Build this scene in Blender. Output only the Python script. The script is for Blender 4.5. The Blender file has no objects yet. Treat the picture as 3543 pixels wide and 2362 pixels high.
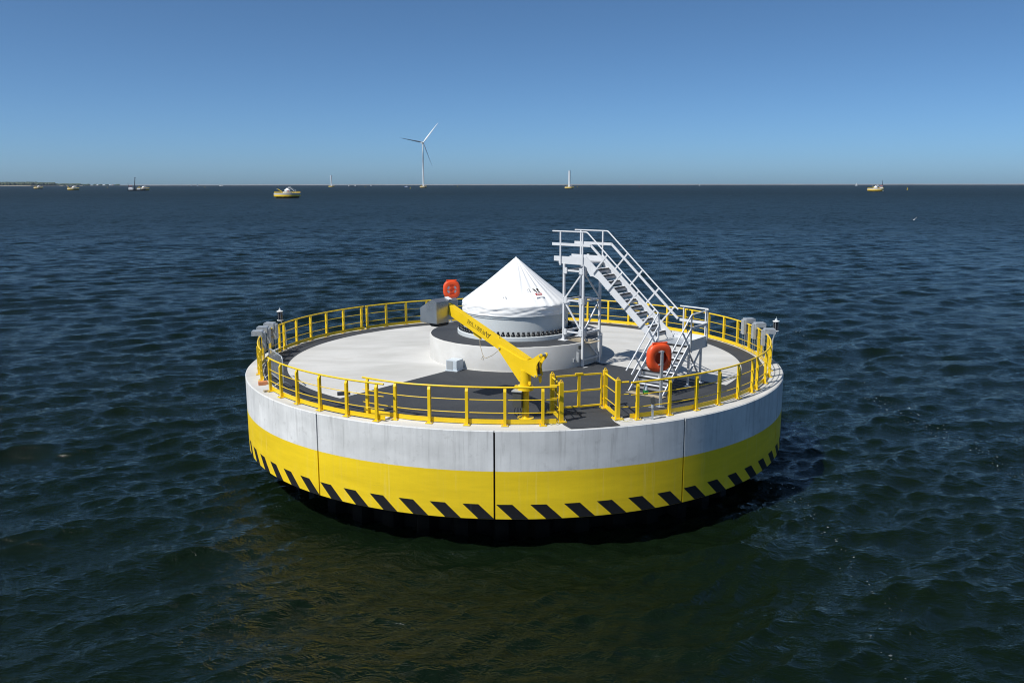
import bpy, math, random
import numpy as np
from mathutils import Vector, Matrix

random.seed(7)
rng = np.random.default_rng(11)
SC = bpy.context.scene
COL = SC.collection
R = math.radians

# ------------------------------------------------------------------ camera
DZ = 3.55                       # deck rim height above the water (water = 0)
CAM = Vector((-0.0839, -32.3336, 6.5855 + DZ))
PITCH, ROLL = 0.181718, -0.0011276
cam_d = bpy.data.cameras.new('camera')
cam_d.sensor_fit = 'HORIZONTAL'
cam_d.sensor_width = 36.0
cam_d.lens = 30.1206
cam_d.clip_start = 0.5
cam_d.clip_end = 60000
cam = bpy.data.objects.new('camera', cam_d)
COL.objects.link(cam)
fw = Vector((0, math.cos(PITCH), -math.sin(PITCH)))
r0 = Vector((1, 0, 0))
u0 = r0.cross(fw)
rr = r0 * math.cos(ROLL) + u0 * math.sin(ROLL)
uu = -r0 * math.sin(ROLL) + u0 * math.cos(ROLL)
cam.matrix_world = Matrix(((rr.x, uu.x, -fw.x, CAM.x), (rr.y, uu.y, -fw.y, CAM.y),
                           (rr.z, uu.z, -fw.z, CAM.z), (0, 0, 0, 1)))
SC.camera = cam

# ------------------------------------------------------------------ sky and sun
SUN_AZ, SUN_EL = 34.5 + 180.0, 53.5       # where the sun stands, degrees from +X counter-clockwise
world = bpy.data.worlds.new('World')
SC.world = world
world.use_nodes = True
wn = world.node_tree
wn.nodes.clear()
sky = wn.nodes.new('ShaderNodeTexSky')
sky.sky_type = 'NISHITA'
sky.sun_disc = False
sky.sun_elevation = R(SUN_EL)
sky.sun_rotation = R(90.0 - SUN_AZ)
sky.altitude = 0.0
sky.air_density = 0.4
sky.dust_density = 0.85
sky.ozone_density = 10.0
bg = wn.nodes.new('ShaderNodeBackground')
bg.inputs['Strength'].default_value = 0.135
wo = wn.nodes.new('ShaderNodeOutputWorld')
wb = wn.nodes.new('ShaderNodeMix')           # white balance of the whole sky
wb.data_type, wb.blend_type = 'RGBA', 'MULTIPLY'
wb.inputs[0].default_value = 1.0
wb.inputs[7].default_value = (0.97, 1.09, 0.95, 1)
wn.links.new(sky.outputs[0], wb.inputs[6])
wn.links.new(wb.outputs[2], bg.inputs[0])
wn.links.new(bg.outputs[0], wo.inputs[0])

sun_d = bpy.data.lights.new('sun', 'SUN')
sun_d.energy = 5.0
sun_d.angle = R(0.53)
sun_d.color = (1.0, 0.965, 0.90)
sun = bpy.data.objects.new('sun', sun_d)
COL.objects.link(sun)
sdir = Vector((math.cos(R(SUN_AZ)) * math.cos(R(SUN_EL)), math.sin(R(SUN_AZ)) * math.cos(R(SUN_EL)), math.sin(R(SUN_EL))))
sun.rotation_euler = sdir.to_track_quat('Z', 'Y').to_euler()
sun.location = (-60, -40, 90)

SC.view_settings.view_transform = 'Standard'
SC.view_settings.look = 'None'
SC.view_settings.gamma = 1.0
SC.view_settings.exposure = 0.0
SC.view_settings.use_curve_mapping = False
SC.render.engine = 'CYCLES'
SC.render.resolution_x, SC.render.resolution_y = 1024, 682
try:
    SC.cycles.filter_width = 1.1
    SC.cycles.volume_bounces = 0
    SC.cycles.max_bounces = 8
    SC.cycles.sample_clamp_indirect = 4.0
except Exception:
    pass

# ------------------------------------------------------------------ materials
MATS = {}


def nt(mat):
    return mat.node_tree.nodes, mat.node_tree.links


class N:
    """tiny node helper"""
    def __init__(self, mat):
        self.n, self.l = nt(mat)

    def new(self, t, **kw):
        x = self.n.new(t)
        for k, v in kw.items():
            setattr(x, k, v)
        return x

    def link(self, a, b):
        self.l.new(a, b)

    def val(self, s, v):
        if isinstance(v, (int, float, tuple, list)):
            s.default_value = v
        else:
            self.l.new(v, s)

    def math(self, op, a, b=0.0, c=None, clamp=False):
        m = self.new('ShaderNodeMath', operation=op, use_clamp=clamp)
        self.val(m.inputs[0], a)
        self.val(m.inputs[1], b)
        if c is not None:
            self.val(m.inputs[2], c)
        return m.outputs[0]

    def vmath(self, op, a, b):
        m = self.new('ShaderNodeVectorMath', operation=op)
        self.val(m.inputs[0], a)
        self.val(m.inputs[1], b)
        return m.outputs[0]

    def mapr(self, v, a, b, c=0.0, d=1.0, smooth=False):
        m = self.new('ShaderNodeMapRange')
        if smooth:
            m.interpolation_type = 'SMOOTHSTEP'
        self.val(m.inputs[0], v)
        for i, x in enumerate((a, b, c, d)):
            m.inputs[i + 1].default_value = x
        return m.outputs[0]

    def noise(self, vec, scale, detail=3.0, rough=0.55, dist=0.0, dim='3D'):
        m = self.new('ShaderNodeTexNoise', noise_dimensions=dim)
        if vec is not None:
            self.link(vec, m.inputs['Vector'])
        m.inputs['Scale'].default_value = scale
        m.inputs['Detail'].default_value = detail
        m.inputs['Roughness'].default_value = rough
        m.inputs['Distortion'].default_value = dist
        return m.outputs

    def mapping(self, vec, scale=(1, 1, 1), rot=(0, 0, 0), loc=(0, 0, 0)):
        m = self.new('ShaderNodeMapping')
        self.link(vec, m.inputs[0])
        m.inputs['Scale'].default_value = scale
        m.inputs['Rotation'].default_value = rot
        m.inputs['Location'].default_value = loc
        return m.outputs[0]

    def mix(self, fac, a, b, mode='MIX'):
        m = self.new('ShaderNodeMix', data_type='RGBA', blend_type=mode)
        self.val(m.inputs[0], fac)
        self.val(m.inputs[6], a if not (isinstance(a, tuple) and len(a) == 3) else a + (1,))
        self.val(m.inputs[7], b if not (isinstance(b, tuple) and len(b) == 3) else b + (1,))
        return m.outputs[2]

    def pos(self):
        return self.new('ShaderNodeNewGeometry').outputs['Position']

    def obj(self):
        return self.new('ShaderNodeTexCoord').outputs['Object']

    def bump(self, h, strength=0.3, dist=0.02, normal=None):
        b = self.new('ShaderNodeBump')
        b.inputs['Strength'].default_value = strength
        b.inputs['Distance'].default_value = dist
        self.link(h, b.inputs['Height'])
        if normal is not None:
            self.link(normal, b.inputs['Normal'])
        return b.outputs[0]


def base_mat(name, color, rough=0.5, metal=0.0, spec=0.5):
    m = bpy.data.materials.new(name)
    m.use_nodes = True
    b = m.node_tree.nodes['Principled BSDF']
    b.inputs['Base Color'].default_value = tuple(color) + (1,)
    b.inputs['Roughness'].default_value = rough
    b.inputs['Metallic'].default_value = metal
    b.inputs['Specular IOR Level'].default_value = spec
    MATS[name] = m
    return m, b, N(m)


def painted(name, color, rough=0.4, var=0.12, scale=3.0, metal=0.0, spec=0.5, dirt=(0.3, 0.28, 0.24), dirt_amt=0.15):
    """paint or metal with faint tone changes, dust and gloss changes"""
    m, b, n = base_mat(name, color, rough, metal, spec)
    p = n.pos()
    f = n.noise(p, scale, 5, 0.6)[0]
    c = n.mix(n.mapr(f, 0.3, 0.75), tuple(x * (1 - var) for x in color), tuple(min(1, x * (1 + var * 0.5)) for x in color))
    g = n.noise(p, scale * 6, 4, 0.7)[0]
    c = n.mix(n.mapr(g, 0.58, 0.8, 0, dirt_amt), c, tuple(dirt))
    n.link(c, b.inputs['Base Color'])
    n.link(n.mapr(f, 0.3, 0.7, max(0.05, rough - 0.1), min(1, rough + 0.12)), b.inputs['Roughness'])
    return m


painted('yellow', (0.86, 0.575, 0.011), 0.36, 0.08, 1.5, dirt=(0.45, 0.34, 0.08), dirt_amt=0.2)
painted('white_tarp', (0.86, 0.865, 0.87), 0.45, 0.04, 2.5, dirt=(0.6, 0.6, 0.58), dirt_amt=0.12)
painted('tower_grey', (0.60, 0.635, 0.645), 0.38, 0.05, 1.0, dirt_amt=0.06)
painted('alu', (0.66, 0.675, 0.70), 0.42, 0.06, 3.0, dirt_amt=0.06)
painted('galv', (0.50, 0.53, 0.56), 0.42, 0.22, 9.0, metal=0.45, dirt_amt=0.1)
painted('box_grey', (0.36, 0.385, 0.405), 0.42, 0.06, 2.0, dirt_amt=0.05)
painted('winch_steel', (0.44, 0.455, 0.475), 0.34, 0.05, 2.0, metal=0.75, dirt_amt=0.04)
painted('dark_box', (0.065, 0.07, 0.068), 0.5, 0.1, 5.0)
painted('light_box', (0.55, 0.61, 0.66), 0.45, 0.05, 4.0)
painted('orange', (0.80, 0.085, 0.018), 0.42, 0.08, 3.0, dirt=(0.5, 0.2, 0.1))
painted('rubber', (0.012, 0.012, 0.013), 0.55, 0.1, 8.0)
painted('bolt_black', (0.016, 0.016, 0.017), 0.28, 0.15, 6.0, dirt_amt=0.05)
painted('solar_cell', (0.012, 0.014, 0.022), 0.18, 0.1, 8.0, dirt_amt=0.04)
painted('wood_orange', (0.62, 0.24, 0.10), 0.7, 0.2, 12.0)
painted('plywood', (0.42, 0.35, 0.24), 0.75, 0.25, 6.0, dirt=(0.2, 0.16, 0.1), dirt_amt=0.5)
painted('green_plastic', (0.03, 0.36, 0.09), 0.4, 0.1, 8.0)
painted('red_label', (0.42, 0.03, 0.03), 0.5, 0.05)
painted('black_print', (0.02, 0.018, 0.012), 0.5, 0.05)
painted('white_print', (0.75, 0.75, 0.74), 0.5, 0.05)
painted('earth_wire', (0.55, 0.50, 0.16), 0.5, 0.1)
painted('blue_hull', (0.03, 0.09, 0.30), 0.4, 0.1)
painted('dark_hull', (0.02, 0.025, 0.04), 0.5, 0.1)
painted('boat_white', (0.78, 0.79, 0.80), 0.4, 0.05)
painted('boat_red', (0.55, 0.06, 0.05), 0.45, 0.05)
painted('sail', (0.85, 0.85, 0.83), 0.7, 0.03)
painted('far_concrete', (0.50, 0.50, 0.49), 0.85, 0.08, 0.3)
painted('blade', (0.74, 0.76, 0.77), 0.4, 0.03, 0.1)
painted('feather', (0.80, 0.81, 0.82), 0.8, 0.05)
painted('feather_grey', (0.22, 0.24, 0.24), 0.8, 0.1)
painted('reflective', (0.62, 0.64, 0.68), 0.25, 0.08, 8.0)
painted('tread_grey', (0.33, 0.34, 0.36), 0.5, 0.1, 6.0, metal=0.3)
painted('clear_plastic', (0.62, 0.66, 0.68), 0.2, 0.1, 12.0)
painted('dyke_grass', (0.22, 0.20, 0.185), 0.9, 0.25, 0.004)
painted('beach', (0.40, 0.34, 0.26), 0.9, 0.15, 0.01)
painted('roof_brown', (0.20, 0.09, 0.07), 0.9, 0.15, 0.02)


def mk_water_steel():
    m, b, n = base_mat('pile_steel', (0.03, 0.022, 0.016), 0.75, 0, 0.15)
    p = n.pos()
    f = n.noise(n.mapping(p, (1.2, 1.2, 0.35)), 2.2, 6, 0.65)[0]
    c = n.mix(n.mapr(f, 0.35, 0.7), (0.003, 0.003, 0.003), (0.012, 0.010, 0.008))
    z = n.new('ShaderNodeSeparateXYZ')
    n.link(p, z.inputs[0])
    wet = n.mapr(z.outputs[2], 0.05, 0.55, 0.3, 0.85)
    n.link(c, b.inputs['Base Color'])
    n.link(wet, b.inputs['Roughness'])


mk_water_steel()


def mk_deck():
    m, b, n = base_mat('deck_concrete', (0.6, 0.6, 0.585), 0.85)
    p = n.pos()
    broad = n.noise(n.mapping(p, (0.5, 1.2, 1), (0, 0, R(20))), 0.55, 6, 0.62, 0.4)[0]
    fine = n.noise(p, 9.0, 6, 0.7)[0]
    c = n.mix(n.mapr(broad, 0.32, 0.70), (0.435, 0.43, 0.41), (0.585, 0.58, 0.565))
    stain = n.noise(n.mapping(p, (0.3, 1.0, 1)), 0.9, 5, 0.7, 1.2)[0]
    c = n.mix(n.mapr(stain, 0.56, 0.78, 0, 0.45), c, (0.36, 0.33, 0.28))
    c = n.mix(n.mapr(fine, 0.55, 0.85, 0, 0.14), c, (0.40, 0.39, 0.37))
    n.link(c, b.inputs['Base Color'])
    n.link(n.bump(fine, 0.12, 0.01), b.inputs['Normal'])


mk_deck()


def mk_pedestal():
    m, b, n = base_mat('pedestal_concrete', (0.6, 0.6, 0.58), 0.85)
    p = n.pos()
    broad = n.noise(p, 0.9, 5, 0.6)[0]
    streak = n.noise(n.mapping(p, (5, 5, 0.35)), 1.3, 5, 0.65)[0]
    fine = n.noise(p, 22.0, 4, 0.7)[0]
    c = n.mix(n.mapr(broad, 0.35, 0.7), (0.52, 0.51, 0.485), (0.61, 0.605, 0.59))
    c = n.mix(n.mapr(streak, 0.58, 0.8, 0, 0.3), c, (0.42, 0.38, 0.30))
    c = n.mix(n.mapr(fine, 0.68, 0.75, 0, 0.35), c, (0.22, 0.21, 0.2))
    n.link(c, b.inputs['Base Color'])
    n.link(n.bump(n.noise(p, 12, 5, 0.6)[0], 0.15, 0.01), b.inputs['Normal'])


mk_pedestal()


def mk_coating():
    m, b, n = base_mat('dark_coating', (0.062, 0.066, 0.072), 0.8)
    p = n.pos()
    broad = n.noise(n.mapping(p, (0.6, 1.1, 1), (0, 0, R(-25))), 0.8, 5, 0.6, 0.6)[0]
    grit = n.noise(p, 45.0, 3, 0.7)[0]
    c = n.mix(n.mapr(broad, 0.3, 0.72), (0.026, 0.0285, 0.033), (0.042, 0.0455, 0.052))
    c = n.mix(n.mapr(grit, 0.5, 0.8, 0, 0.3), c, (0.09, 0.094, 0.10))
    scuff = n.noise(n.mapping(p, (1.2, 3.5, 1), (0, 0, R(15))), 1.4, 5, 0.75, 2.0)[0]
    c = n.mix(n.mapr(scuff, 0.66, 0.82, 0, 0.35), c, (0.12, 0.124, 0.13))
    n.link(c, b.inputs['Base Color'])
    n.link(n.mapr(broad, 0.3, 0.7, 0.62, 0.85), b.inputs['Roughness'])
    n.link(n.bump(grit, 0.3, 0.006), b.inputs['Normal'])


mk_coating()


def mk_wall():
    """precast wall: bare concrete above, yellow painted band below, weathered by run-off"""
    m, b, n = base_mat('ring_wall', (0.5, 0.5, 0.5), 0.8)
    p = n.pos()
    s = n.new('ShaderNodeSeparateXYZ')
    n.link(p, s.inputs[0])
    ang = n.math('MULTIPLY', n.math('ARCTAN2', s.outputs[1], s.outputs[0]), 9.9)
    cv = n.new('ShaderNodeCombineXYZ')
    n.link(ang, cv.inputs[0])
    n.link(s.outputs[2], cv.inputs[1])
    uv = cv.outputs[0]
    z = s.outputs[2]
    wob = n.math('MULTIPLY', n.math('SUBTRACT', n.noise(uv, 9, 3)[0], 0.5), 0.012)
    is_y = n.math('LESS_THAN', n.math('ADD', z, wob), DZ - 1.162)
    # concrete
    broad = n.noise(n.mapping(uv, (0.5, 0.8, 1)), 1.1, 6, 0.6)[0]
    board = n.noise(n.mapping(uv, (3.2, 0.05, 1)), 1.6, 4, 0.6)[0]
    streak = n.noise(n.mapping(uv, (5.0, 0.28, 1)), 1.5, 6, 0.68, 0.3)[0]
    blot = n.noise(uv, 2.6, 5, 0.65)[0]
    pits = n.noise(uv, 34, 3, 0.6)[0]
    topfade = n.mapr(z, DZ - 1.2, DZ, 0.45, 1.0)
    c = n.mix(n.mapr(broad, 0.3, 0.72), (0.56, 0.565, 0.56), (0.80, 0.805, 0.80))
    c = n.mix(n.math('MULTIPLY', n.mapr(board, 0.35, 0.7, 0, 0.6), n.mapr(n.noise(n.mapping(uv, (1, 0.6, 1), loc=(5, 2, 0)), 0.8, 4, 0.6)[0], 0.38, 0.62)), c, (0.44, 0.445, 0.44))
    c = n.mix(n.math('MULTIPLY', n.mapr(streak, 0.54, 0.76, 0, 0.6), topfade), c, (0.20, 0.195, 0.185))
    c = n.mix(n.mapr(streak, 0.26, 0.42, 0.40, 0), c, (0.80, 0.80, 0.79))
    c = n.mix(n.mapr(blot, 0.58, 0.76, 0, 0.5), c, (0.33, 0.325, 0.31))
    c = n.mix(n.mapr(pits, 0.70, 0.76, 0, 0.6), c, (0.16, 0.155, 0.15))
    # yellow paint
    yb = n.noise(n.mapping(uv, (0.25, 1.6, 1)), 1.2, 5, 0.6)[0]
    y = n.mix(n.mapr(yb, 0.3, 0.7), (0.74, 0.515, 0.010), (0.95, 0.675, 0.014))
    y = n.mix(n.mapr(board, 0.5, 0.8, 0, 0.25), y, (0.70, 0.54, 0.03))
    run = n.noise(n.mapping(uv, (7.0, 0.16, 1), loc=(3, 1, 0)), 1.2, 5, 0.7)[0]
    y = n.mix(n.mapr(run, 0.57, 0.80, 0, 0.5), y, (0.84, 0.70, 0.24))
    scr = n.noise(n.mapping(uv, (0.9, 5.0, 1)), 1.6, 6, 0.75, 1.5)[0]
    y = n.mix(n.math('MULTIPLY', n.mapr(scr, 0.63, 0.70, 0, 0.55), n.mapr(blot, 0.45, 0.62)), y, (0.26, 0.20, 0.05))
    c = n.mix(is_y, c, y)
    n.link(c, b.inputs['Base Color'])
    n.link(n.mapr(is_y, 0, 1, 0.85, 0.5), b.inputs['Roughness'])
    h = n.math('ADD', n.math('MULTIPLY', board, 0.6), n.math('MULTIPLY', pits, 0.25))
    n.link(n.bump(h, 0.18, 0.02), b.inputs['Normal'])


mk_wall()


def mk_stripe():
    m, b, n = base_mat('stripe_black', (0.018, 0.018, 0.02), 0.65, 0, 0.3)
    p = n.pos()
    s = n.new('ShaderNodeSeparateXYZ')
    n.link(p, s.inputs[0])
    ang = n.math('MULTIPLY', n.math('ARCTAN2', s.outputs[1], s.outputs[0]), 9.9)
    cv = n.new('ShaderNodeCombineXYZ')
    n.link(ang, cv.inputs[0])
    n.link(s.outputs[2], cv.inputs[1])
    run = n.noise(n.mapping(cv.outputs[0], (9.0, 0.22, 1)), 1.3, 6, 0.7)[0]
    c = n.mix(n.mapr(run, 0.60, 0.82, 0, 0.4), (0.010, 0.010, 0.012), (0.09, 0.10, 0.12))
    n.link(c, b.inputs['Base Color'])


mk_stripe()


def mk_tree():
    m, b, n = base_mat('leaf_mass', (0.05, 0.075, 0.035), 0.9)
    f = n.noise(n.pos(), 0.08, 4, 0.6)[0]
    n.link(n.mix(n.mapr(f, 0.3, 0.7), (0.035, 0.055, 0.028), (0.085, 0.11, 0.05)), b.inputs['Base Color'])


mk_tree()


def mk_sea():
    m, b, n = base_mat('sea_water', (0.012, 0.018, 0.010), 0.06)
    p = n.pos()
    geo = n.new('ShaderNodeNewGeometry')
    s = n.new('ShaderNodeSeparateXYZ')
    n.link(p, s.inputs[0])
    flat = n.new('ShaderNodeCombineXYZ')
    n.link(s.outputs[0], flat.inputs[0])
    n.link(s.outputs[1], flat.inputs[1])
    xy = flat.outputs[0]
    dist = n.new('ShaderNodeVectorMath', operation='LENGTH')
    n.link(n.vmath('ADD', xy, (0, 30, 0)), dist.inputs[0])
    d = dist.outputs['Value']
    # unresolved waves: slopes drawn from noise fields of several sizes, crests lying across the wind
    rot = (0, 0, R(8))
    def slope(scale, detail, amp, stretch, loc=(0, 0, 0), rough=0.6):
        o = n.noise(n.mapping(xy, (stretch, 1, 1), rot, loc), scale, detail, rough)
        v = n.vmath('SUBTRACT', o['Color'], (0.5, 0.5, 0.5))
        sc = n.new('ShaderNodeVectorMath', operation='SCALE')
        n.link(v, sc.inputs[0])
        n.val(sc.inputs['Scale'], amp)
        return sc.outputs[0]
    gust = n.noise(n.mapping(xy, (0.5, 1, 1), (0, 0, R(-12))), 0.018, 4, 0.6)[0]
    g = n.mapr(gust, 0.3, 0.7, 0.8, 1.25)
    a_big = n.math('MULTIPLY', n.mapr(d, 100, 400, 0.0, 0.7), g)
    a_mid = n.math('MULTIPLY', n.mapr(d, 30, 120, 0.10, 1.45), g)
    a_rip = n.math('MULTIPLY', n.mapr(d, 20, 150, 0.18, 0.5), g)
    v = n.vmath('ADD', slope(0.42, 3.0, a_big, 0.35), slope(1.6, 3.0, a_mid, 0.45, (7, 3, 0)))
    v = n.vmath('ADD', v, slope(3.6, 3.0, a_rip, 0.45, (1, 9, 0)))
    v = n.vmath('MULTIPLY', v, (0.75, 1.0, 0.0))
    nn = n.vmath('ADD', geo.outputs['Normal'], v)
    nrm = n.new('ShaderNodeVectorMath', operation='NORMALIZE')
    n.link(nn, nrm.inputs[0])
    # capillary ripples close by
    rip = n.noise(n.mapping(xy, (0.55, 1, 1), rot), 6.5, 4, 0.62, 0.5)[0]
    rip2 = n.noise(n.mapping(xy, (0.5, 1, 1), (0, 0, R(-14))), 2.1, 4, 0.6, 0.6)[0]
    ridge = n.math('ABSOLUTE', n.math('SUBTRACT', rip, 0.5))
    ridge2 = n.math('ABSOLUTE', n.math('SUBTRACT', rip2, 0.5))
    h = n.math('ADD', n.math('MULTIPLY', ridge, -0.13), n.math('MULTIPLY', ridge2, -0.42))
    bmp = n.bump(h, 0.42, 1.0, nrm.outputs[0])
    n.link(bmp, b.inputs['Normal'])
    b.inputs['IOR'].default_value = 1.333
    b.inputs['Specular IOR Level'].default_value = 0.32
    # waves too small to draw at that distance widen the reflection instead
    rg = n.math('ADD', n.mapr(d, 25, 90, 0.04, 0.17), n.math('ADD', n.mapr(d, 90, 260, 0.0, 0.17), n.mapr(d, 260, 900, 0.0, 0.10)))
    n.link(rg, b.inputs['Roughness'])
    # colour of the water body, with windrows of foam flecks
    body = n.mix(n.mapr(n.noise(xy, 0.05, 3)[0], 0.3, 0.7), (0.0024, 0.0070, 0.0032), (0.0038, 0.0084, 0.0034))
    sp = n.noise(n.mapping(xy, (0.8, 1.0, 1)), 8.5, 2, 0.6)[0]
    lane = n.noise(n.mapping(xy, (1.0, 0.075, 1), (0, 0, R(-13))), 0.16, 4, 0.65)[0]
    crest = n.mapr(s.outputs[2], 0.02, 0.30)
    fm = n.math('MULTIPLY', n.mapr(sp, 0.68, 0.69), n.mapr(lane, 0.63, 0.68))
    fm = n.math('MULTIPLY', fm, n.math('ADD', n.math('MULTIPLY', crest, 0.5), 0.5), clamp=True)
    # small breaking caps further out
    cap = n.noise(n.mapping(xy, (0.45, 1, 1), rot), 0.42, 5, 0.7)[0]
    capm = n.math('MULTIPLY', n.mapr(cap, 0.755, 0.765), n.mapr(d, 100, 180))
    fm = n.math('MAXIMUM', fm, n.math('MULTIPLY', capm, 0.7))
    col = n.mix(fm, body, (0.62, 0.66, 0.68))
    n.link(col, b.inputs['Base Color'])


mk_sea()

# ------------------------------------------------------------------ mesh helpers
OFF = {}
AZ = Vector((0, 0, 1))


def V(*a):
    return Vector(a)


class MB:
    def __init__(self):
        self.v, self.f = [], []

    def add(self, vs, fs):
        k = len(self.v)
        self.v += [tuple(x) for x in vs]
        self.f += [tuple(i + k for i in q) for q in fs]
        return self

    def box(self, c, s, rot=None):
        c = Vector(c)
        x, y, z = s[0] / 2, s[1] / 2, s[2] / 2
        P = [Vector(q) for q in ((-x, -y, -z), (x, -y, -z), (x, y, -z), (-x, y, -z), (-x, -y, z), (x, -y, z), (x, y, z), (-x, y, z))]
        if rot is not None:
            P = [rot @ q for q in P]
        return self.add([c + q for q in P], [(3, 2, 1, 0), (4, 5, 6, 7), (0, 1, 5, 4), (1, 2, 6, 5), (2, 3, 7, 6), (3, 0, 4, 7)])

    def boxz(self, c, s, ang=0.0):
        return self.box(c, s, Matrix.Rotation(ang, 3, 'Z'))

    def bar(self, a, b, w, h, up=AZ):
        """square bar from a to b; w across, h along up"""
        a, b = Vector(a), Vector(b)
        d = (b - a)
        L = d.length
        d.normalize()
        up = Vector(up)
        side = d.cross(up)
        if side.length < 1e-4:
            side = d.cross(Vector((1, 0, 0)))
        side.normalize()
        up2 = side.cross(d).normalized()
        P = []
        for q in (a, b):
            for sx, sy in ((-1, -1), (1, -1), (1, 1), (-1, 1)):
                P.append(q + side * (sx * w / 2) + up2 * (sy * h / 2))
        return self.add(P, [(3, 2, 1, 0), (4, 5, 6, 7), (0, 1, 5, 4), (1, 2, 6, 5), (2, 3, 7, 6), (3, 0, 4, 7)])

    def tube(self, pts, r, n=8, caps=True):
        pts = [Vector(q) for q in pts]
        m = len(pts)
        rs = r if isinstance(r, (list, tuple)) else [r] * m
        rings = []
        prev = None
        for i, q in enumerate(pts):
            if i == 0:
                t = pts[1] - pts[0]
            elif i == m - 1:
                t = pts[-1] - pts[-2]
            else:
                t = (pts[i + 1] - q).normalized() + (q - pts[i - 1]).normalized()
            t.normalize()
            if prev is None:
                ref = AZ if abs(t.z) < 0.9 else Vector((1, 0, 0))
                x = t.cross(ref).normalized()
            else:
                x = (prev - t * prev.dot(t)).normalized()
            prev = x
            y = t.cross(x)
            rings.append([q + (x * math.cos(2 * math.pi * k / n) + y * math.sin(2 * math.pi * k / n)) * rs[i] for k in range(n)])
        vs = [p for ring in rings for p in ring]
        fs = []
        for i in range(m - 1):
            for k in range(n):
                fs.append((i * n + k, i * n + (k + 1) % n, (i + 1) * n + (k + 1) % n, (i + 1) * n + k))
        if caps:
            fs.append(tuple(range(n - 1, -1, -1)))
            fs.append(tuple((m - 1) * n + k for k in range(n)))
        return self.add(vs, fs)

    def lathe(self, prof, n=32, c=(0, 0, 0), a0=0.0, a1=2 * math.pi):
        """prof: list of (r,z); closed round when full turn"""
        c = Vector(c)
        full = abs(a1 - a0 - 2 * math.pi) < 1e-6
        cols = n if full else n + 1
        vs, fs = [], []
        for k in range(cols):
            a = a0 + (a1 - a0) * k / n
            for r, z in prof:
                vs.append(c + Vector((r * math.cos(a), r * math.sin(a), z)))
        m = len(prof)
        for k in range(n):
            k2 = (k + 1) % cols
            for i in range(m - 1):
                fs.append((k * m + i, k2 * m + i, k2 * m + i + 1, k * m + i + 1))
        return self.add(vs, fs)

    def prism(self, outline, o, ex, ey, ez, t0, t1):
        """outline of (x,y) in frame ex,ey extruded along ez from t0 to t1"""
        o, ex, ey, ez = Vector(o), Vector(ex), Vector(ey), Vector(ez)
        n = len(outline)
        A = [o + ex * x + ey * y + ez * t0 for x, y in outline]
        B = [o + ex * x + ey * y + ez * t1 for x, y in outline]
        fs = [tuple(range(n - 1, -1, -1)), tuple(range(n, 2 * n))]
        for i in range(n):
            j = (i + 1) % n
            fs.append((i, j, n + j, n + i))
        return self.add(A + B, fs)

    def mesh(self, name, mat, off=(0, 0, 0), smooth=35):
        me = bpy.data.meshes.new(name)
        off = Vector(off)
        me.from_pydata([tuple(Vector(q) - off) for q in self.v], [], self.f)
        me.validate()
        if mat:
            me.materials.append(MATS[mat])
        if smooth:
            for pl in me.polygons:
                pl.use_smooth = True
            me.set_sharp_from_angle(angle=R(smooth))
        me.update()
        return me

    def build(self, name, mat, parent=None, smooth=35):
        off = OFF.get(parent.name, Vector((0, 0, 0))) if parent else Vector((0, 0, 0))
        ob = bpy.data.objects.new(name, self.mesh(name, mat, off, smooth))
        COL.objects.link(ob)
        if parent:
            ob.parent = parent
            OFF[ob.name] = off
        return ob


def fixn(ob):
    """consistent outward normals"""
    import bmesh
    bm = bmesh.new()
    bm.from_mesh(ob.data)
    bmesh.ops.recalc_face_normals(bm, faces=bm.faces)
    bm.to_mesh(ob.data)
    bm.free()
    return ob


def tag(o, label=None, cat=None, group=None, kind=None):
    if label:
        o['label'] = label
    if cat:
        o['category'] = cat
    if group:
        o['group'] = group
    if kind:
        o['kind'] = kind
    return o


def thing(name, loc, label, cat, group=None):
    o = bpy.data.objects.new(name, None)
    o.empty_display_size = 0.3
    o.location = loc
    COL.objects.link(o)
    OFF[o.name] = Vector(loc)
    return tag(o, label, cat, group)


def inst(name, me, parent, loc, rotz=0.0, rot=None):
    """object sharing mesh data, placed in world coordinates under an unrotated root"""
    ob = bpy.data.objects.new(name, me)
    COL.objects.link(ob)
    off = OFF.get(parent.name, Vector((0, 0, 0))) if parent else Vector((0, 0, 0))
    ob.location = Vector(loc) - off
    ob.rotation_euler = rot if rot is not None else (0, 0, rotz)
    if parent:
        ob.parent = parent
    return ob


def copy_tree(o, parent=None):
    c = o.copy()
    COL.objects.link(c)
    if parent is not None:
        c.parent = parent
    for ch in list(o.children):
        copy_tree(ch, c)
    return c


def D(x, y, z=0.0):
    """deck coordinates to world"""
    return Vector((x, y, z + DZ))


def pol(r, deg, z=0.0):
    a = R(deg)
    return D(r * math.cos(a), r * math.sin(a), z)


def zr(r):
    return 0.03 + 0.13 * (9.4 - max(min(r, 9.4), 3.3)) / 6.1


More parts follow.
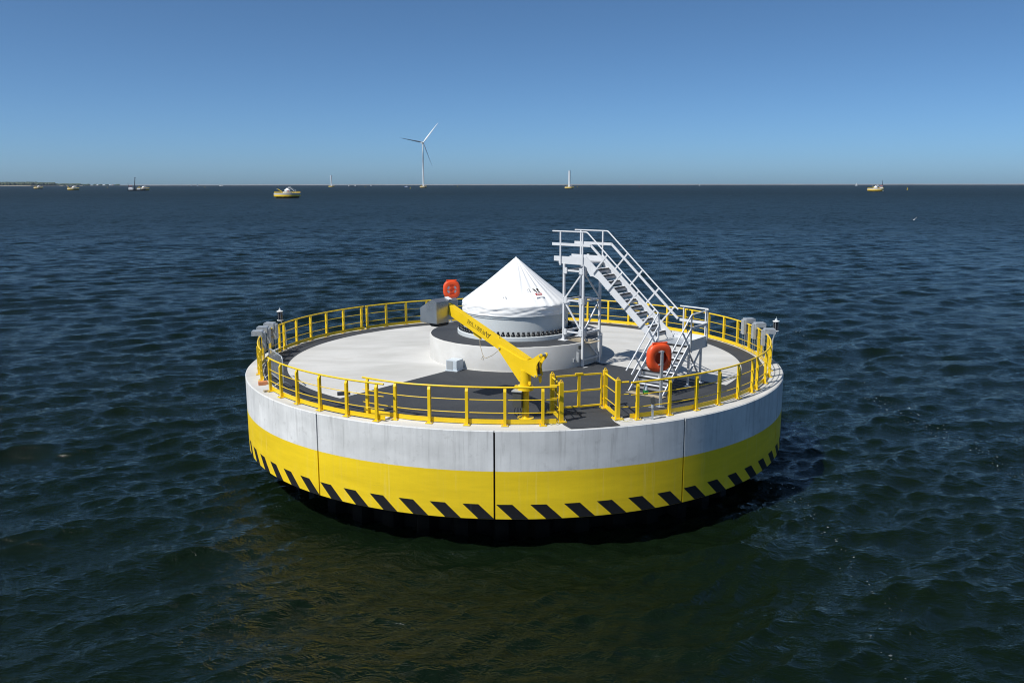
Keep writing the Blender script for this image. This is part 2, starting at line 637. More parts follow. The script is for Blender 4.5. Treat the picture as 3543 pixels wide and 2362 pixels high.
# ------------------------------------------------------------------ the sea
def build_sea():
    lam = np.concatenate([np.geomspace(0.42, 1.6, 84), np.geomspace(1.6, 6.0, 60), np.geomspace(6, 16, 8)])
    nw = len(lam)
    k = 2 * np.pi / lam
    main = R(-74)
    spread = np.where(lam < 1.6, 0.34, 0.24)
    th = main + np.where(rng.random(nw) < 0.6, R(20), R(-24)) + rng.normal(0, 1, nw) * spread
    amp = 0.0056 * lam * np.where(lam < 3.2, 1.0, (3.2 / lam) ** 1.6)
    amp *= rng.uniform(0.4, 1.4, nw) * np.interp(lam, [0.42, 0.8, 1.1, 2.0, 3.0], [1.6, 1.4, 0.95, 0.78, 0.85])
    ph = rng.uniform(0, 2 * np.pi, nw)
    kx, ky = k * np.cos(th), k * np.sin(th)
    chop = 0.75
    # fan of rows about the place below the viewpoint, fine where it is near
    fine = np.linspace(-46, 46, 861)
    coarse = np.linspace(46, 314, 60)[1:-1]
    ang = np.radians(90 + np.concatenate([fine, coarse]))
    rad = np.concatenate([[0.5, 4, 8], np.geomspace(11, 420, 900), np.geomspace(420, 7600, 90)[1:]])
    A, Rr = np.meshgrid(ang, rad)
    X = -0.08 + Rr * np.cos(A)
    Y = -32.33 + Rr * np.sin(A)
    step = np.gradient(rad)[:, None] * np.ones_like(A)
    dth = np.full(ang.shape, np.radians(92 / 860.0))
    dth[861:] = np.radians(4.5)
    step = np.maximum(step, Rr * dth[None, :])
    H = np.zeros_like(X)
    DX = np.zeros_like(X)
    DY = np.zeros_like(X)
    X32, Y32 = X.astype(np.float32), Y.astype(np.float32)
    for i in range(nw):
        w = np.clip((lam[i] / step - 2.2) / 2.5, 0, 1)
        rows = np.where(w.max(axis=1) > 0)[0]
        if len(rows) == 0:
            continue
        e = rows[-1] + 1
        phase = kx[i] * X32[:e] + ky[i] * Y32[:e] + ph[i]
        c, s = np.cos(phase) * w[:e], np.sin(phase) * w[:e]
        H[:e] += amp[i] * c
        DX[:e] -= chop * amp[i] * math.cos(th[i]) * s
        DY[:e] -= chop * amp[i] * math.sin(th[i]) * s
    # wave groups: slow swelling and calming of the sea state
    grp = 0.82 + 0.22 * np.sin(0.11 * X + 0.07 * Y + 1.0) * np.sin(0.05 * X - 0.13 * Y)
    H *= grp
    X += DX * grp
    Y += DY * grp
    co = np.stack([X, Y, H], -1).reshape(-1, 3).astype(np.float32)
    nr, nc = X.shape
    idx = np.arange(nr * nc).reshape(nr, nc)
    nxt = np.roll(idx, -1, axis=1)
    a, b, c2, d2 = idx[:-1], nxt[:-1], nxt[1:], idx[1:]
    quads = np.stack([a, d2, c2, b], -1).reshape(-1, 4).astype(np.int32)
    me = bpy.data.meshes.new('sea')
    me.vertices.add(len(co))
    me.vertices.foreach_set('co', co.ravel())
    nq = len(quads)
    me.loops.add(nq * 4)
    me.loops.foreach_set('vertex_index', quads.ravel())
    me.polygons.add(nq)
    me.polygons.foreach_set('loop_start', np.arange(0, nq * 4, 4, dtype=np.int32))
    me.polygons.foreach_set('use_smooth', np.ones(nq, dtype=bool))
    me.materials.append(MATS['sea_water'])
    me.update(calc_edges=True)
    ob = bpy.data.objects.new('sea', me)
    COL.objects.link(ob)
    tag(ob, 'dark wind-ruffled inland sea reaching to the horizon', kind='structure')


build_sea()

# ------------------------------------------------------------------ the platform
SEG0 = -93.33
PITCH_A = 360.0 / 11
plat = thing('foundation_platform', (0, 0, 0), 'large round concrete foundation with yellow band and black hazard stripes, nearest to the viewer', 'foundation', 'turbine foundations in the water')


def arc_sheet(r, a0, a1, z00, z01, z10, z11, n, b0=None, b1=None):
    """curved sheet between top edge angles a0..a1 and bottom edge angles b0..b1"""
    m = MB()
    vs = []
    b0 = a0 if b0 is None else b0
    b1 = a1 if b1 is None else b1
    for i in range(n + 1):
        t = i / n
        aa, bb = R(a0 + (a1 - a0) * t), R(b0 + (b1 - b0) * t)
        vs.append((r * math.cos(aa), r * math.sin(aa), z00))
        vs.append((r * math.cos(bb), r * math.sin(bb), z10))
    m.add(vs, [(2 * i, 2 * i + 1, 2 * i + 3, 2 * i + 2) for i in range(n)])
    return m


for sgi in range(11):
    a0 = SEG0 + sgi * PITCH_A
    gap = math.degrees(0.027 / 9.9)
    m = MB()
    prof = [(9.70, -0.014), (9.885, -0.014), (9.90, -0.03), (9.90, -2.535), (9.885, -2.547), (8.45, -2.547), (8.45, -0.4), (9.70, -0.4)]
    prof = [(r, z + DZ) for r, z in prof]
    m.lathe(prof + [prof[0]], 22, (0, 0, 0), R(a0 + gap), R(a0 + PITCH_A - gap))
    k = len(prof) + 1
    m.f.append(tuple(range(k - 2, -1, -1)))
    m.f.append(tuple(22 * k + i for i in range(k - 1)))
    seg = fixn(m.build('wall_segment', 'ring_wall', plat, 30))
    p = PITCH_A / 6
    for k in range(6):
        s0 = a0 + gap + k * p + 0.02 * p
        sh = arc_sheet(9.9035, s0, s0 + 0.475 * p, DZ - 2.110, 0, DZ - 2.5345, 0, 6, s0 + 0.475 * p, s0 + 0.95 * p)
        sh.build('hazard_stripe', 'stripe_black', seg, 0)

# dark backing seen in the joints
MB().lathe([(9.74, DZ - 2.5), (9.74, DZ - 0.05)], 132).build('joint_filler', 'rubber', plat)

# deck slab: cone shaped top with a flat rim
m = MB()
prof = [(9.883, DZ - 0.06), (9.883, DZ - 0.012), (9.872, DZ + 0.0), (9.45, DZ + 0.004), (9.36, DZ + zr(9.36))]
prof += [(r, DZ + zr(r)) for r in np.linspace(9.2, 3.2, 12)]
m.lathe(prof, 180)
m.build('deck_slab', 'deck_concrete', plat, 20)


def ring_sheet(name, r0, r1, lift, mat):
    m = MB()
    m.lathe([(r, DZ + zr(r) + lift) for r in np.linspace(r1, r0, 6)], 180)
    return m.build(name, mat, plat, 20)


ring_sheet('antislip_band', 8.46, 9.27, 0.004, 'dark_coating')


def line_circle(p0, p1, r):
    """point where the line meets the circle of radius r on the outer side"""
    p0, p1 = np.array(p0), np.array(p1)
    d = p1 - p0
    a, b, c = d @ d, 2 * p0 @ d, p0 @ p0 - r * r
    t = (-b + math.sqrt(max(b * b - 4 * a * c, 0))) / (2 * a)
    q = p0 + t * d
    return math.atan2(q[1], q[0])


m = MB()
vs, fs = [], []
rads = np.linspace(3.30, 8.475, 18)
for r in rads:
    al = line_circle((-2.423, -3.078), (-5.404, -6.497), r)
    ar = line_circle((3.401, -1.916), (6.938, -4.768), r)
    for j in range(41):
        a = al + (ar - al) * j / 40
        vs.append((r * math.cos(a), r * math.sin(a), DZ + zr(r) + 0.008))
for i in range(len(rads) - 1):
    for j in range(40):
        fs.append((i * 41 + j, i * 41 + 41 + j, i * 41 + 42 + j, i * 41 + j + 1))
m.add(vs, fs)
m.build('walkway_coating', 'dark_coating', plat, 20)
# strip through the gate out to the rim edge
m = MB()
L0, L1, R0_, R1_ = np.array((1.12, -8.9)), np.array((1.52, -9.742)), np.array((2.62, -8.55)), np.array((2.90, -9.37))
nn_ = 8
vs = []
for i in range(nn_ + 1):
    t = i / nn_
    for j in range(nn_ + 1):
        s = j / nn_
        q = (L0 * (1 - s) + R0_ * s) * (1 - t) + (L1 * (1 - s) + R1_ * s) * t
        rq = math.hypot(*q)
        rmax = 9.868
        if i == nn_:
            q = q * (rmax / rq)
            rq = rmax
        z = zr(rq) + 0.013 if rq < 9.36 else 0.004 + (zr(9.36) - 0.004) * max(0, (9.45 - rq) / 0.09) + 0.013
        vs.append((q[0], q[1], DZ + z))
m.add(vs, [(i * (nn_ + 1) + j, (i + 1) * (nn_ + 1) + j, (i + 1) * (nn_ + 1) + j + 1, i * (nn_ + 1) + j + 1) for i in range(nn_) for j in range(nn_)])
m.build('gate_coating', 'dark_coating', plat, 20)

PCX, PCY = 0.07, 0.05
# pedestal with a slightly ragged cast edge and coated top
m = MB()
prof = [(3.30, 0.05), (3.30, 0.98), (3.285, 1.015), (3.265, 1.024), (1.5, 1.024)]
m.lathe([(r, z + DZ) for r, z in prof], 128, (PCX, PCY, 0))
vs2 = []
for (x, y, z) in m.v:
    a = math.atan2(y - PCY, x - PCX)
    dz = 0.0
    if z > DZ + 0.95 and math.hypot(x - PCX, y - PCY) > 3:
        dz = 0.006 * math.sin(17 * a) * math.sin(41 * a + 1)
    vs2.append((x, y, z + dz))
m.v = vs2
m.build('pedestal', 'pedestal_concrete', plat, 30)
m = MB()
m.lathe([(3.245, DZ + 1.032), (1.9, DZ + 1.032)], 128, (PCX, PCY, 0))
m.build('pedestal_coating', 'dark_coating', plat, 20)

# sheet pile skirt under the slab
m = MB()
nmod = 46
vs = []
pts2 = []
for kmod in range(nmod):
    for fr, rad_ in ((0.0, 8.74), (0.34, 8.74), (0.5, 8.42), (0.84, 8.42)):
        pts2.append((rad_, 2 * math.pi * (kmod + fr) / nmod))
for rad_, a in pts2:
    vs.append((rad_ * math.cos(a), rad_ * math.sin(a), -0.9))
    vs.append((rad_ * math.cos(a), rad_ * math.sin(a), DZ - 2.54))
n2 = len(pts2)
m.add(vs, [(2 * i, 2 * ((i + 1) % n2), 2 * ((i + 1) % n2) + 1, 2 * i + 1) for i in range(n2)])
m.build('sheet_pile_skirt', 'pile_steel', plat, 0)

# drain in the deck, patches of bare concrete
m = MB()
m.boxz(D(-5.42, -5.93, zr(8.03) + 0.008), (0.40, 0.44, 0.02), R(12))
m.build('drain_cover', 'rubber', plat)
m = MB()
m.boxz(D(-5.12, -5.86, zr(7.78) + 0.004), (0.20, 0.44, 0.012), R(12))
m.build('drain_patch', 'pedestal_concrete', plat)

# ------------------------------------------------------------------ tower stub and its cover
tw = thing('tower_stub', D(PCX, PCY, 1.03), 'short pale grey steel tower base with ring of black bolt caps under the white cover', 'tower base')
m = MB()
m.lathe([(r, z + DZ) for r, z in ((2.235, 1.02), (2.235, 1.17), (2.215, 1.19), (2.02, 1.19))], 128, (PCX, PCY, 0))
m.build('flange', 'tower_grey', tw, 30)
m = MB()
m.lathe([(r, z + DZ) for r, z in ((1.985, 1.19), (1.985, 1.80), (2.012, 1.812), (2.012, 2.20), (1.9, 2.22))], 128, (PCX, PCY, 0))
m.build('shell', 'tower_grey', tw, 30)
m = MB()
m.lathe([(0.075, 0.0), (0.075, 0.055), (0.058, 0.085), (0.050, 0.090), (0.047, 0.150), (0.034, 0.168), (0.0, 0.172)], 12)
bolt_me = m.mesh('bolt_cap', 'bolt_black', (0, 0, 0), 40)
for k in range(72):
    a = 2 * math.pi * (k + 0.4) / 72
    inst('bolt_cap', bolt_me, tw, D(PCX + 2.125 * math.cos(a), PCY + 2.125 * math.sin(a), 1.19), a)


def tent_r(t, a):
    """radius of the cover along t (0 apex .. 1 brim) with hanging folds"""
    r = 2.045 * t
    f = 0.0
    for am, fr, p, a_c, wd in ((0.040, 26, 0.3, R(-68), 0.50), (0.026, 34, 1.2, R(-45), 0.5), (0.020, 22, 2.0, R(-120), 0.35), (0.014, 15, 0.0, R(60), 1.5)):
        da = math.atan2(math.sin(a - a_c), math.cos(a - a_c))
        f += am * math.sin(fr * a + p + 3 * t) * math.exp(-(da / wd) ** 2)
    sag = -0.035 * math.sin(math.pi * t)
    return r + (f * (0.35 + 0.65 * t) * math.sin(math.pi * min(1, t * 0.93)) ** 0.7) + sag


m = MB()
na = 220
rows = []
for t in np.linspace(0.012, 1.0, 30):
    rows.append(('c', t))
for s in np.linspace(0.0, 1.0, 16)[1:]:
    rows.append(('s', s))
vs, fs = [], []
cloth = {}
for ki, (kind, t) in enumerate(rows):
    for j in range(na):
        a = 2 * math.pi * j / na
        if kind == 'c':
            r = tent_r(t, a)
            drop = 3.885 - (3.885 - 2.255) * t
            z = drop - 0.02 * (1 - abs(2 * t - 1)) * (1 + math.sin(9 * a)) * 0.5
            if t > 0.985:
                r -= 0.012
            if t < 0.03:
                z -= 0.01
        else:
            # crumpled skirt, hitched up on the right
            da = math.atan2(math.sin(a - R(-40)), math.cos(a - R(-40)))
            hitch = 1.0 / (1.0 + math.exp(-(math.degrees(da) - 12) / 2.0)) * (1.0 / (1.0 + math.exp((math.degrees(da) - 70) / 6.0)))
            low = 0.365 - 0.22 * hitch + 0.007 * math.sin(7 * a) + 0.005 * math.sin(19 * a + 1)
            z = 2.255 - low * t
            cr = (0.017 * math.sin(13 * a + 9 * t) + 0.013 * math.sin(31 * a - 11 * t + 2) * math.sin(5 * a) + 0.011 * math.sin(21 * a + 17 * t)
                  + 0.022 * math.sin(16 * t + 3.0 * math.sin(4 * a)) * (0.55 + 0.45 * math.sin(6 * a + 1)))
            r = 2.044 + 0.45 * cr * math.sin(math.pi * min(1, 0.15 + t * 0.8)) + 0.02 * hitch
            r = max(r, 2.024)
        vs.append((PCX + r * math.cos(a), PCY + r * math.sin(a), DZ + z))
for i in range(len(rows) - 1):
    for j in range(na):
        j2 = (j + 1) % na
        fs.append((i * na + j, (i + 1) * na + j, (i + 1) * na + j2, i * na + j2))
apex = len(vs)
vs.append((PCX, PCY, DZ + 3.90))
for j in range(na):
    fs.append((apex, j, (j + 1) % na))
m.add(vs, fs)
tent = thing('conical_cover', D(PCX, PCY, 2.25), 'white pointed tarpaulin cover with folds stretched over the tower base', 'cover')
m.build('tarpaulin', 'white_tarp', tent, 60)


def on_tent(a, t, off=0.012):
    """frame on the cone surface: point, tangent across, tangent down, normal"""
    r = tent_r(t, a) + 0.01
    z = 3.885 - (3.885 - 2.255) * t
    nrm = Vector((math.cos(a) * 0.62, math.sin(a) * 0.62, 0.78)).normalized()
    across = Vector((-math.sin(a), math.cos(a), 0))
    down = across.cross(nrm)
    if down.z > 0:
        down = -down
    return D(PCX + r * math.cos(a), PCY + r * math.sin(a), z) + nrm * off, across, down, nrm


# printed sign: two shoe soles above a red panel with two lines of white print
sp, ac, dn, nm = on_tent(R(-59.5), 0.76, 0.04)
m = MB()
m.prism([(-0.17, -0.30), (0.17, -0.30), (0.17, 0.20), (-0.17, 0.20)], sp, ac, dn, nm, -0.012, -0.008)
sign = m.build('sign_sheet', 'white_tarp', tent, 0)


def ellipse(cx, cy, rx, ry, rot, n=14, taper=0.0):
    o = []
    for i in range(n):
        a = 2 * math.pi * i / n
        x, y = rx * math.cos(a), ry * math.sin(a)
        x *= 1 + taper * (y / ry)
        o.append((cx + x * math.cos(rot) - y * math.sin(rot), cy + x * math.sin(rot) + y * math.cos(rot)))
    return o


for (cx, cy, rx, ry, rot, tp) in ((-0.085, -0.17, 0.032, 0.085, -0.45, 0.35), (-0.035, -0.055, 0.026, 0.026, 0, 0), (0.055, -0.17, 0.040, 0.085, 0.1, -0.15), (0.065, -0.05, 0.032, 0.028, 0, 0)):
    m = MB()
    m.prism(ellipse(cx, cy, rx, ry, rot, 14, tp), sp, ac, dn, nm, -0.006, 0.0)
    m.build('shoe_print', 'black_print', sign, 0)
m = MB()
m.prism([(-0.13, 0.0), (0.13, 0.0), (0.13, 0.105), (-0.13, 0.105)], sp, ac, dn, nm, -0.006, 0.0)
m.build('red_panel', 'red_label', sign, 0)
m = MB()
for row, spans in ((0.022, ((-0.07, -0.02), (-0.01, 0.06))), (0.06, ((-0.08, -0.03), (-0.02, 0.02), (0.03, 0.09)))):
    for x0, x1 in spans:
        m.prism([(x0, row), (x1, row), (x1, row + 0.024), (x0, row + 0.024)], sp, ac, dn, nm, 0.001, 0.003)
m.build('print_line', 'white_print', sign, 0)
# lifting eyes and cord on the cover
for a_, t_ in ((-104, 0.84), (-72, 0.70)):
    q, ac2, dn2, nm2 = on_tent(R(a_), t_, 0.0)
    m = MB()
    m.tube([q - ac2 * 0.05 + nm2 * 0.01, q - ac2 * 0.03 + nm2 * 0.06 - dn2 * 0.04, q + ac2 * 0.03 + nm2 * 0.06 - dn2 * 0.05, q + ac2 * 0.06 + nm2 * 0.012 + dn2 * 0.02], 0.012, 6)
    m.build('strap_loop', 'box_grey', tent)
m = MB()
qa = R(-29)
pts = []
for i in range(9):
    t = i / 8
    a = qa + t * R(6)
    pts.append(D(PCX + 2.06 * math.cos(a), PCY + 2.06 * math.sin(a), 2.18 - 0.25 * t + 0.05 * math.sin(math.pi * t)))
m.tube(pts, 0.012, 6)
m.build('tie_cord', 'white_print', tent)
m = MB()
pts = [D(PCX + 2.04 * math.cos(R(a)), PCY + 2.04 * math.sin(R(a)), z) for a, z in ((-34, 1.93), (-32, 1.84), (-29, 1.72), (-26.5, 1.63), (-24.5, 1.58))]
m.tube(pts, [0.012, 0.02, 0.018, 0.015, 0.01], 6)
m.build('strap_tail', 'dark_box', tent)

# ------------------------------------------------------------------ railings
RH = 1.10
RPOST = 9.44
m = MB()
m.prism([(-0.042, 0.0), (0.042, 0.0), (0.042, RH - 0.135), (-0.012, RH - 0.03), (-0.042, RH - 0.03)], (0, 0, 0), (1, 0, 0), (0, 0, 1), (0, 1, 0), -0.04, 0.04)
post_me = m.mesh('post', 'yellow', (0, 0, 0), 0)
m = MB()
m.box((0, 0, 0.009), (0.21, 0.20, 0.018))
plate_me = m.mesh('base_plate', 'yellow', (0, 0, 0), 0)
m = MB()
m.tube([(0, 0, 0), (0, 0, 0.035)], 0.013, 6)
nut_me = m.mesh('anchor_bolt', 'galv', (0, 0, 0), 0)


def arcpts(rf, a0, a1, z, n):
    return [pol(rf((a0 + (a1 - a0) * i / n)), a0 + (a1 - a0) * i / n, z) for i in range(n + 1)]


def railing(posts, e0, e1, rf, label, detail=True):
    mid = 0.5 * (posts[0] + posts[-1])
    root = thing('railing_panel', pol(rf(mid), mid, 0.0), label, 'railing', 'yellow railing panels round the rim')
    for a in posts:
        q = pol(rf(a), a, 0.012)
        po = inst('post', post_me, root, q, R(a))
        pl = bpy.data.objects.new('base_plate', plate_me)
        COL.objects.link(pl)
        pl.parent = po
        for sx, sy in ((0.07, 0.07), (0.07, -0.07), (-0.07, 0.07), (-0.07, -0.07)):
            nu = bpy.data.objects.new('anchor_bolt', nut_me)
            COL.objects.link(nu)
            nu.parent = po
            nu.location = (sx, sy, 0.018)
    n = max(12, int(abs(e1 - e0)))
    MB().tube(arcpts(lambda a: rf(a) - 0.015, e0, e1, RH - 0.012, n), 0.027, 10).build('top_rail', 'yellow', root, 50)
    for z in (0.735, 0.37):
        MB().tube(arcpts(rf, e0, e1, z, n), 0.0125, 8).build('mid_rail', 'yellow', root, 50)
    m = MB()
    vs, fs = [], []
    for i in range(n + 1):
        a = e0 + (e1 - e0) * i / n
        r_ = rf(a) - 0.043
        for rr_, z in ((r_ - 0.012, 0.045), (r_, 0.045), (r_, 0.175), (r_ - 0.012, 0.175)):
            vs.append(pol(rr_, a, z))
    for i in range(n):
        for k in range(4):
            fs.append((i * 4 + k, i * 4 + (k + 1) % 4, i * 4 + 4 + (k + 1) % 4, i * 4 + 4 + k))
    fs += [(0, 1, 2, 3), tuple(n * 4 + k for k in (3, 2, 1, 0))]
    m.add(vs, fs)
    fixn(m.build('toe_board', 'yellow', root, 30))
    return root


c0 = lambda a: RPOST
S6 = lambda a: [a + 6.4 * i for i in range(6)]
railing([-145.65, -139.78, -133.42, -126.6, -119.95, -113.65], -146.6, -112.2, lambda a: 9.55 + 0.18 * (a + 145.65) / 32.0, 'yellow railing panel at front left, its right end overlapping the next panel')
railing([-117.4, -111.16, -104.7, -98.16, -91.72, -85.36], -118.6, -83.0, lambda a: RPOST - 0.16 * max(0, (-108 - a) / 9.4) ** 1.3, 'yellow railing panel in front of the crane, left of the gate')
railing([-68.46, -61.8, -55.47, -49.13, -42.6, -36.3], -69.7, -35.1, c0, 'yellow railing panel right of the gate, before the life ring')
railing(S6(-33.6), -34.8, -0.5, c0, 'yellow railing panel curving round the right edge of the deck')
railing(S6(1.1), 0.0, 34.2, c0, 'yellow railing panel at back right carrying the grey hanging boxes')
railing(S6(35.7), 34.6, 68.6, c0, 'yellow railing panel at the back behind the stairs')
railing(S6(69.8), 68.9, 102.8, c0, 'yellow railing panel at the back behind the white cover')
railing(S6(103.6), 103.1, 136.2, c0, 'yellow railing panel at back left behind the grey winch box')
railing(S6(137.5), 136.8, 170.6, c0, 'yellow railing panel at back left beside the solar lantern')
railing(S6(172.2), 171.0, 205.3, c0, 'yellow railing panel at the left edge carrying grey hanging boxes')

# ------------------------------------------------------------------ gate
gate = thing('access_gate', D(1.95, -8.5, 0.02), 'yellow double swing gate set back between four posts with short side rails', 'gate')
gl_in, gl_out = Vector((1.08, -8.20)), Vector((1.28, -9.15))
gr_in, gr_out = Vector((2.665, -7.69)), Vector((2.90, -8.83))
gdir = (gr_in - gl_in).normalized()
gang = math.atan2(gdir.y, gdir.x)
for q in (gl_in, gl_out, gr_in, gr_out):
    zq = zr(math.hypot(q.x, q.y)) if math.hypot(q.x, q.y) < 9.3 else 0.02
    m = MB()
    m.boxz(D(q.x, q.y, zq + 0.57), (0.115, 0.115, 1.14), gang)
    po = m.build('gate_post', 'yellow', gate, 0)
    MB().boxz(D(q.x, q.y, zq + 0.02), (0.27, 0.27, 0.03), gang).build('base_plate', 'yellow', po, 0)
    for sx, sy in ((0.1, 0.1), (0.1, -0.1), (-0.1, 0.1), (-0.1, -0.1)):
        b = Matrix.Rotation(gang, 2) @ Vector((sx, sy))
        MB().tube([D(q.x + b.x, q.y + b.y, zq + 0.035), D(q.x + b.x, q.y + b.y, zq + 0.09)], 0.014, 6).build('anchor_bolt', 'galv', po, 0)
    m = MB()
    pts = [D(q.x + 0.035 * math.cos(t) * gdir.x, q.y + 0.035 * math.cos(t) * gdir.y, zq + 1.15 + 0.05 * math.sin(t)) for t in np.linspace(0, math.pi, 7)]
    m.tube(pts, 0.012, 6)
    m.build('lifting_eye', 'yellow', po)
for q0, q1 in ((gl_in, gl_out), (gr_in, gr_out)):
    d = (q1 - q0).normalized()
    s, e = q0 + d * 0.05, q1 - d * 0.05
    if q0 is gl_in:
        s = q0 - d * 0.06
    MB().tube([D(s.x, s.y, 1.10), D(e.x, e.y, 1.09)], 0.027, 10).build('side_rail', 'yellow', gate, 50)
    for z in (0.74, 0.37):
        MB().tube([D(s.x, s.y, z), D(e.x, e.y, z)], 0.0125, 8).build('side_rail', 'yellow', gate, 50)
    MB().bar(D(s.x, s.y, 0.12), D(e.x, e.y, 0.12), 0.012, 0.13).build('toe_board', 'yellow', gate, 0)
for q, sg in ((gl_out, -1), (gr_out, 1)):
    a = math.atan2(q.y, q.x)
    tan = Vector((-math.sin(a), math.cos(a))) * sg
    rad_ = Vector((math.cos(a), math.sin(a)))
    for z, r_ in ((1.09, 0.027), (0.735, 0.0125), (0.37, 0.0125)):
        st = q + tan * 0.06
        k1 = st + tan * 0.06 + rad_ * 0.01
        k2 = st + tan * 0.26 + rad_ * 0.03
        MB().tube([D(st.x, st.y, z), D(k1.x, k1.y, z), D(k2.x, k2.y, z)], r_, 8).build('rail_stub', 'yellow', gate, 50)
# the two leaves
span = gr_in - gl_in
for i in range(2):
    p0 = gl_in + span * (0.075 if i == 0 else 0.512)
    p1 = gl_in + span * (0.488 if i == 0 else 0.925)
    zb, zt, zm = 0.17, 1.11, 0.64
    m = MB()
    m.bar(D(p0.x, p0.y, zb), D(p0.x, p0.y, zt), 0.045, 0.045, (gdir.x, gdir.y, 0))
    m.bar(D(p1.x, p1.y, zb), D(p1.x, p1.y, zt), 0.045, 0.045, (gdir.x, gdir.y, 0))
    m.bar(D(p0.x, p0.y, zt), D(p1.x, p1.y, zt), 0.046, 0.046)
    m.bar(D(p0.x, p0.y, zb), D(p1.x, p1.y, zb), 0.046, 0.046)
    leaf = m.build('gate_leaf', 'yellow', gate, 0)
    MB().bar(D(p0.x, p0.y, zm), D(p1.x, p1.y, zm), 0.044, 0.044).build('leaf_bar', 'yellow', leaf, 0)
c_ = gl_in + span * 0.5
MB().boxz(D(c_.x, c_.y, 1.145), (0.24, 0.06, 0.05), gang).build('latch', 'yellow', gate, 0)
for f_, sgn in ((0.04, 1), (0.96, -1)):
    for z in (0.35, 0.72):
        q = gl_in + span * f_
        MB().boxz(D(q.x, q.y, z), (0.10, 0.03, 0.06), gang).build('hinge', 'yellow', gate, 0)
for q, dx in ((gl_out, -1), (gr_out, 1)):
    pts = [D(q.x + dx * t * 0.42, q.y - 0.12 - 0.13 * math.sin(t * math.pi) - 0.03 * t, 0.03 + 0.03 * math.sin(t * math.pi * 2) ** 2) for t in np.linspace(0.05, 1, 9)]
    MB().tube(pts, 0.008, 5).build('earth_wire', 'earth_wire', gate)

# ------------------------------------------------------------------ crane
CB = Vector((0.297, -8.72, 0))
cw = Vector((math.cos(R(140.5)), math.sin(R(140.5)), 0))      # boom direction
cn = Vector((-0.636, -0.772, 0)).normalized()                 # side towards the viewer


def K(s, z, o=0.0):
    return D(CB.x, CB.y, 0) + cw * s + cn * o + Vector((0, 0, z))


crane = thing('davit_crane', D(CB.x, CB.y, 0.04), 'yellow davit crane with angled boom and grey winch housing beside the gate', 'crane')
m = MB()
m.lathe([(0.24, 0.03), (0.24, 0.055), (0.115, 0.06), (0.105, 0.08), (0.105, 0.86)], 28, (CB.x, CB.y, DZ))
m.build('column', 'yellow', crane, 40)
m = MB()
m.lathe([(0.10, 0.855), (0.228, 0.86), (0.228, 0.93), (0.215, 0.935), (0.215, 0.945), (0.228, 0.95), (0.228, 0.985), (0.162, 0.99)], 32, (CB.x, CB.y, DZ))
m.build('slewing_flange', 'yellow', crane, 35)
m = MB()
m.lathe([(0.16, 0.98), (0.16, 1.44), (0.0, 1.45)], 28, (CB.x, CB.y, DZ))
m.build('slewing_tube', 'yellow', crane, 40)
for k in range(2):
    q = K(0.26 if k == 0 else -0.19, 1.08 if k else 0.92, 0.10 if k == 0 else 0.05)
    m = MB()
    m.prism(ellipse(0, 0, 0.05, 0.06, 0, 12), q, cw, AZ, cn, -0.015, 0.015)
    m.build('lug', 'yellow', crane, 0)
# boom: box section
bt, bb = (3.045, 3.115), (-0.15, 1.772)
m = MB()
m.prism([(3.045, 3.115), (2.995, 2.80), (0.90, 1.915), (-0.05, 1.52), (-0.15, 1.772)], K(0, 0), cw, AZ, cn, -0.105, 0.105)
boom = fixn(m.build('boom', 'yellow', crane, 0))
# side cheek plates with the flared foot and sheave ears
cheek = [(0.90, 1.965), (0.93, 2.05), (0.86, 2.035), (0.095, 1.77), (-0.02, 1.745), (-0.20, 1.765), (-0.38, 1.842), (-0.60, 1.985), (-0.655, 1.995), (-0.69, 1.965), (-0.685, 1.915),
         (-0.63, 1.83), (-0.535, 1.73), (-0.49, 1.64), (-0.475, 1.56), (-0.50, 1.46), (-0.525, 1.36), (-0.50, 1.31), (-0.43, 1.295), (-0.115, 1.395), (-0.14, 1.39), (0.12, 1.08), (0.16, 1.12)]
cheek = [(0.93, 1.945), (0.95, 2.02), (0.88, 2.045), (0.095, 1.772), (-0.04, 1.745), (-0.20, 1.762), (-0.38, 1.842), (-0.60, 1.985), (-0.655, 1.995), (-0.69, 1.965), (-0.685, 1.915),
         (-0.63, 1.83), (-0.535, 1.73), (-0.49, 1.64), (-0.475, 1.56), (-0.50, 1.46), (-0.525, 1.36), (-0.50, 1.31), (-0.43, 1.295), (-0.115, 1.395), (0.10, 1.395), (0.10, 1.09), (0.135, 1.10)]
for o0, o1 in ((0.106, 0.128), (-0.128, -0.106)):
    m = MB()
    m.prism(cheek, K(0, 0), cw, AZ, cn, o0, o1)
    ck = fixn(m.build('cheek_plate', 'yellow', crane, 0))
    if o0 > 0:
        for s_, z_ in ((0.85, 1.975), (-0.615, 1.935), (-0.46, 1.345)):
            m = MB()
            m.prism(ellipse(s_, z_, 0.048, 0.048, 0, 16), K(0, 0), cw, AZ, cn, 0.1285, 0.142)
            bo = m.build('pin_boss', 'yellow', ck, 0)
            m = MB()
            m.prism(ellipse(s_, z_, 0.022, 0.022, 0, 8), K(0, 0), cw, AZ, cn, 0.1425, 0.160)
            m.build('pin', 'galv', ck, 0)
m = MB()
m.prism([(0.50, 1.50), (0.12, 1.10), (-0.05, 1.42), (-0.1, 1.75), (0.5, 1.75)], K(0, 0), cw, AZ, cn, -0.104, 0.104)
fixn(m.build('gusset_web', 'yellow', crane, 0))
MB().tube([K(-0.61, 1.93, -0.12), K(-0.61, 1.93, 0.12)], 0.045, 14).build('sheave', 'galv', crane)
MB().tube([K(-0.46, 1.345, -0.12), K(-0.46, 1.345, 0.12)], 0.035, 14).build('sheave', 'galv', crane)
MB().bar(K(-0.44, 1.78, -0.02), K(-0.46, 1.36, -0.02), 0.05, 0.05, cn).build('inner_bar', 'dark_box', crane, 0)
m = MB()
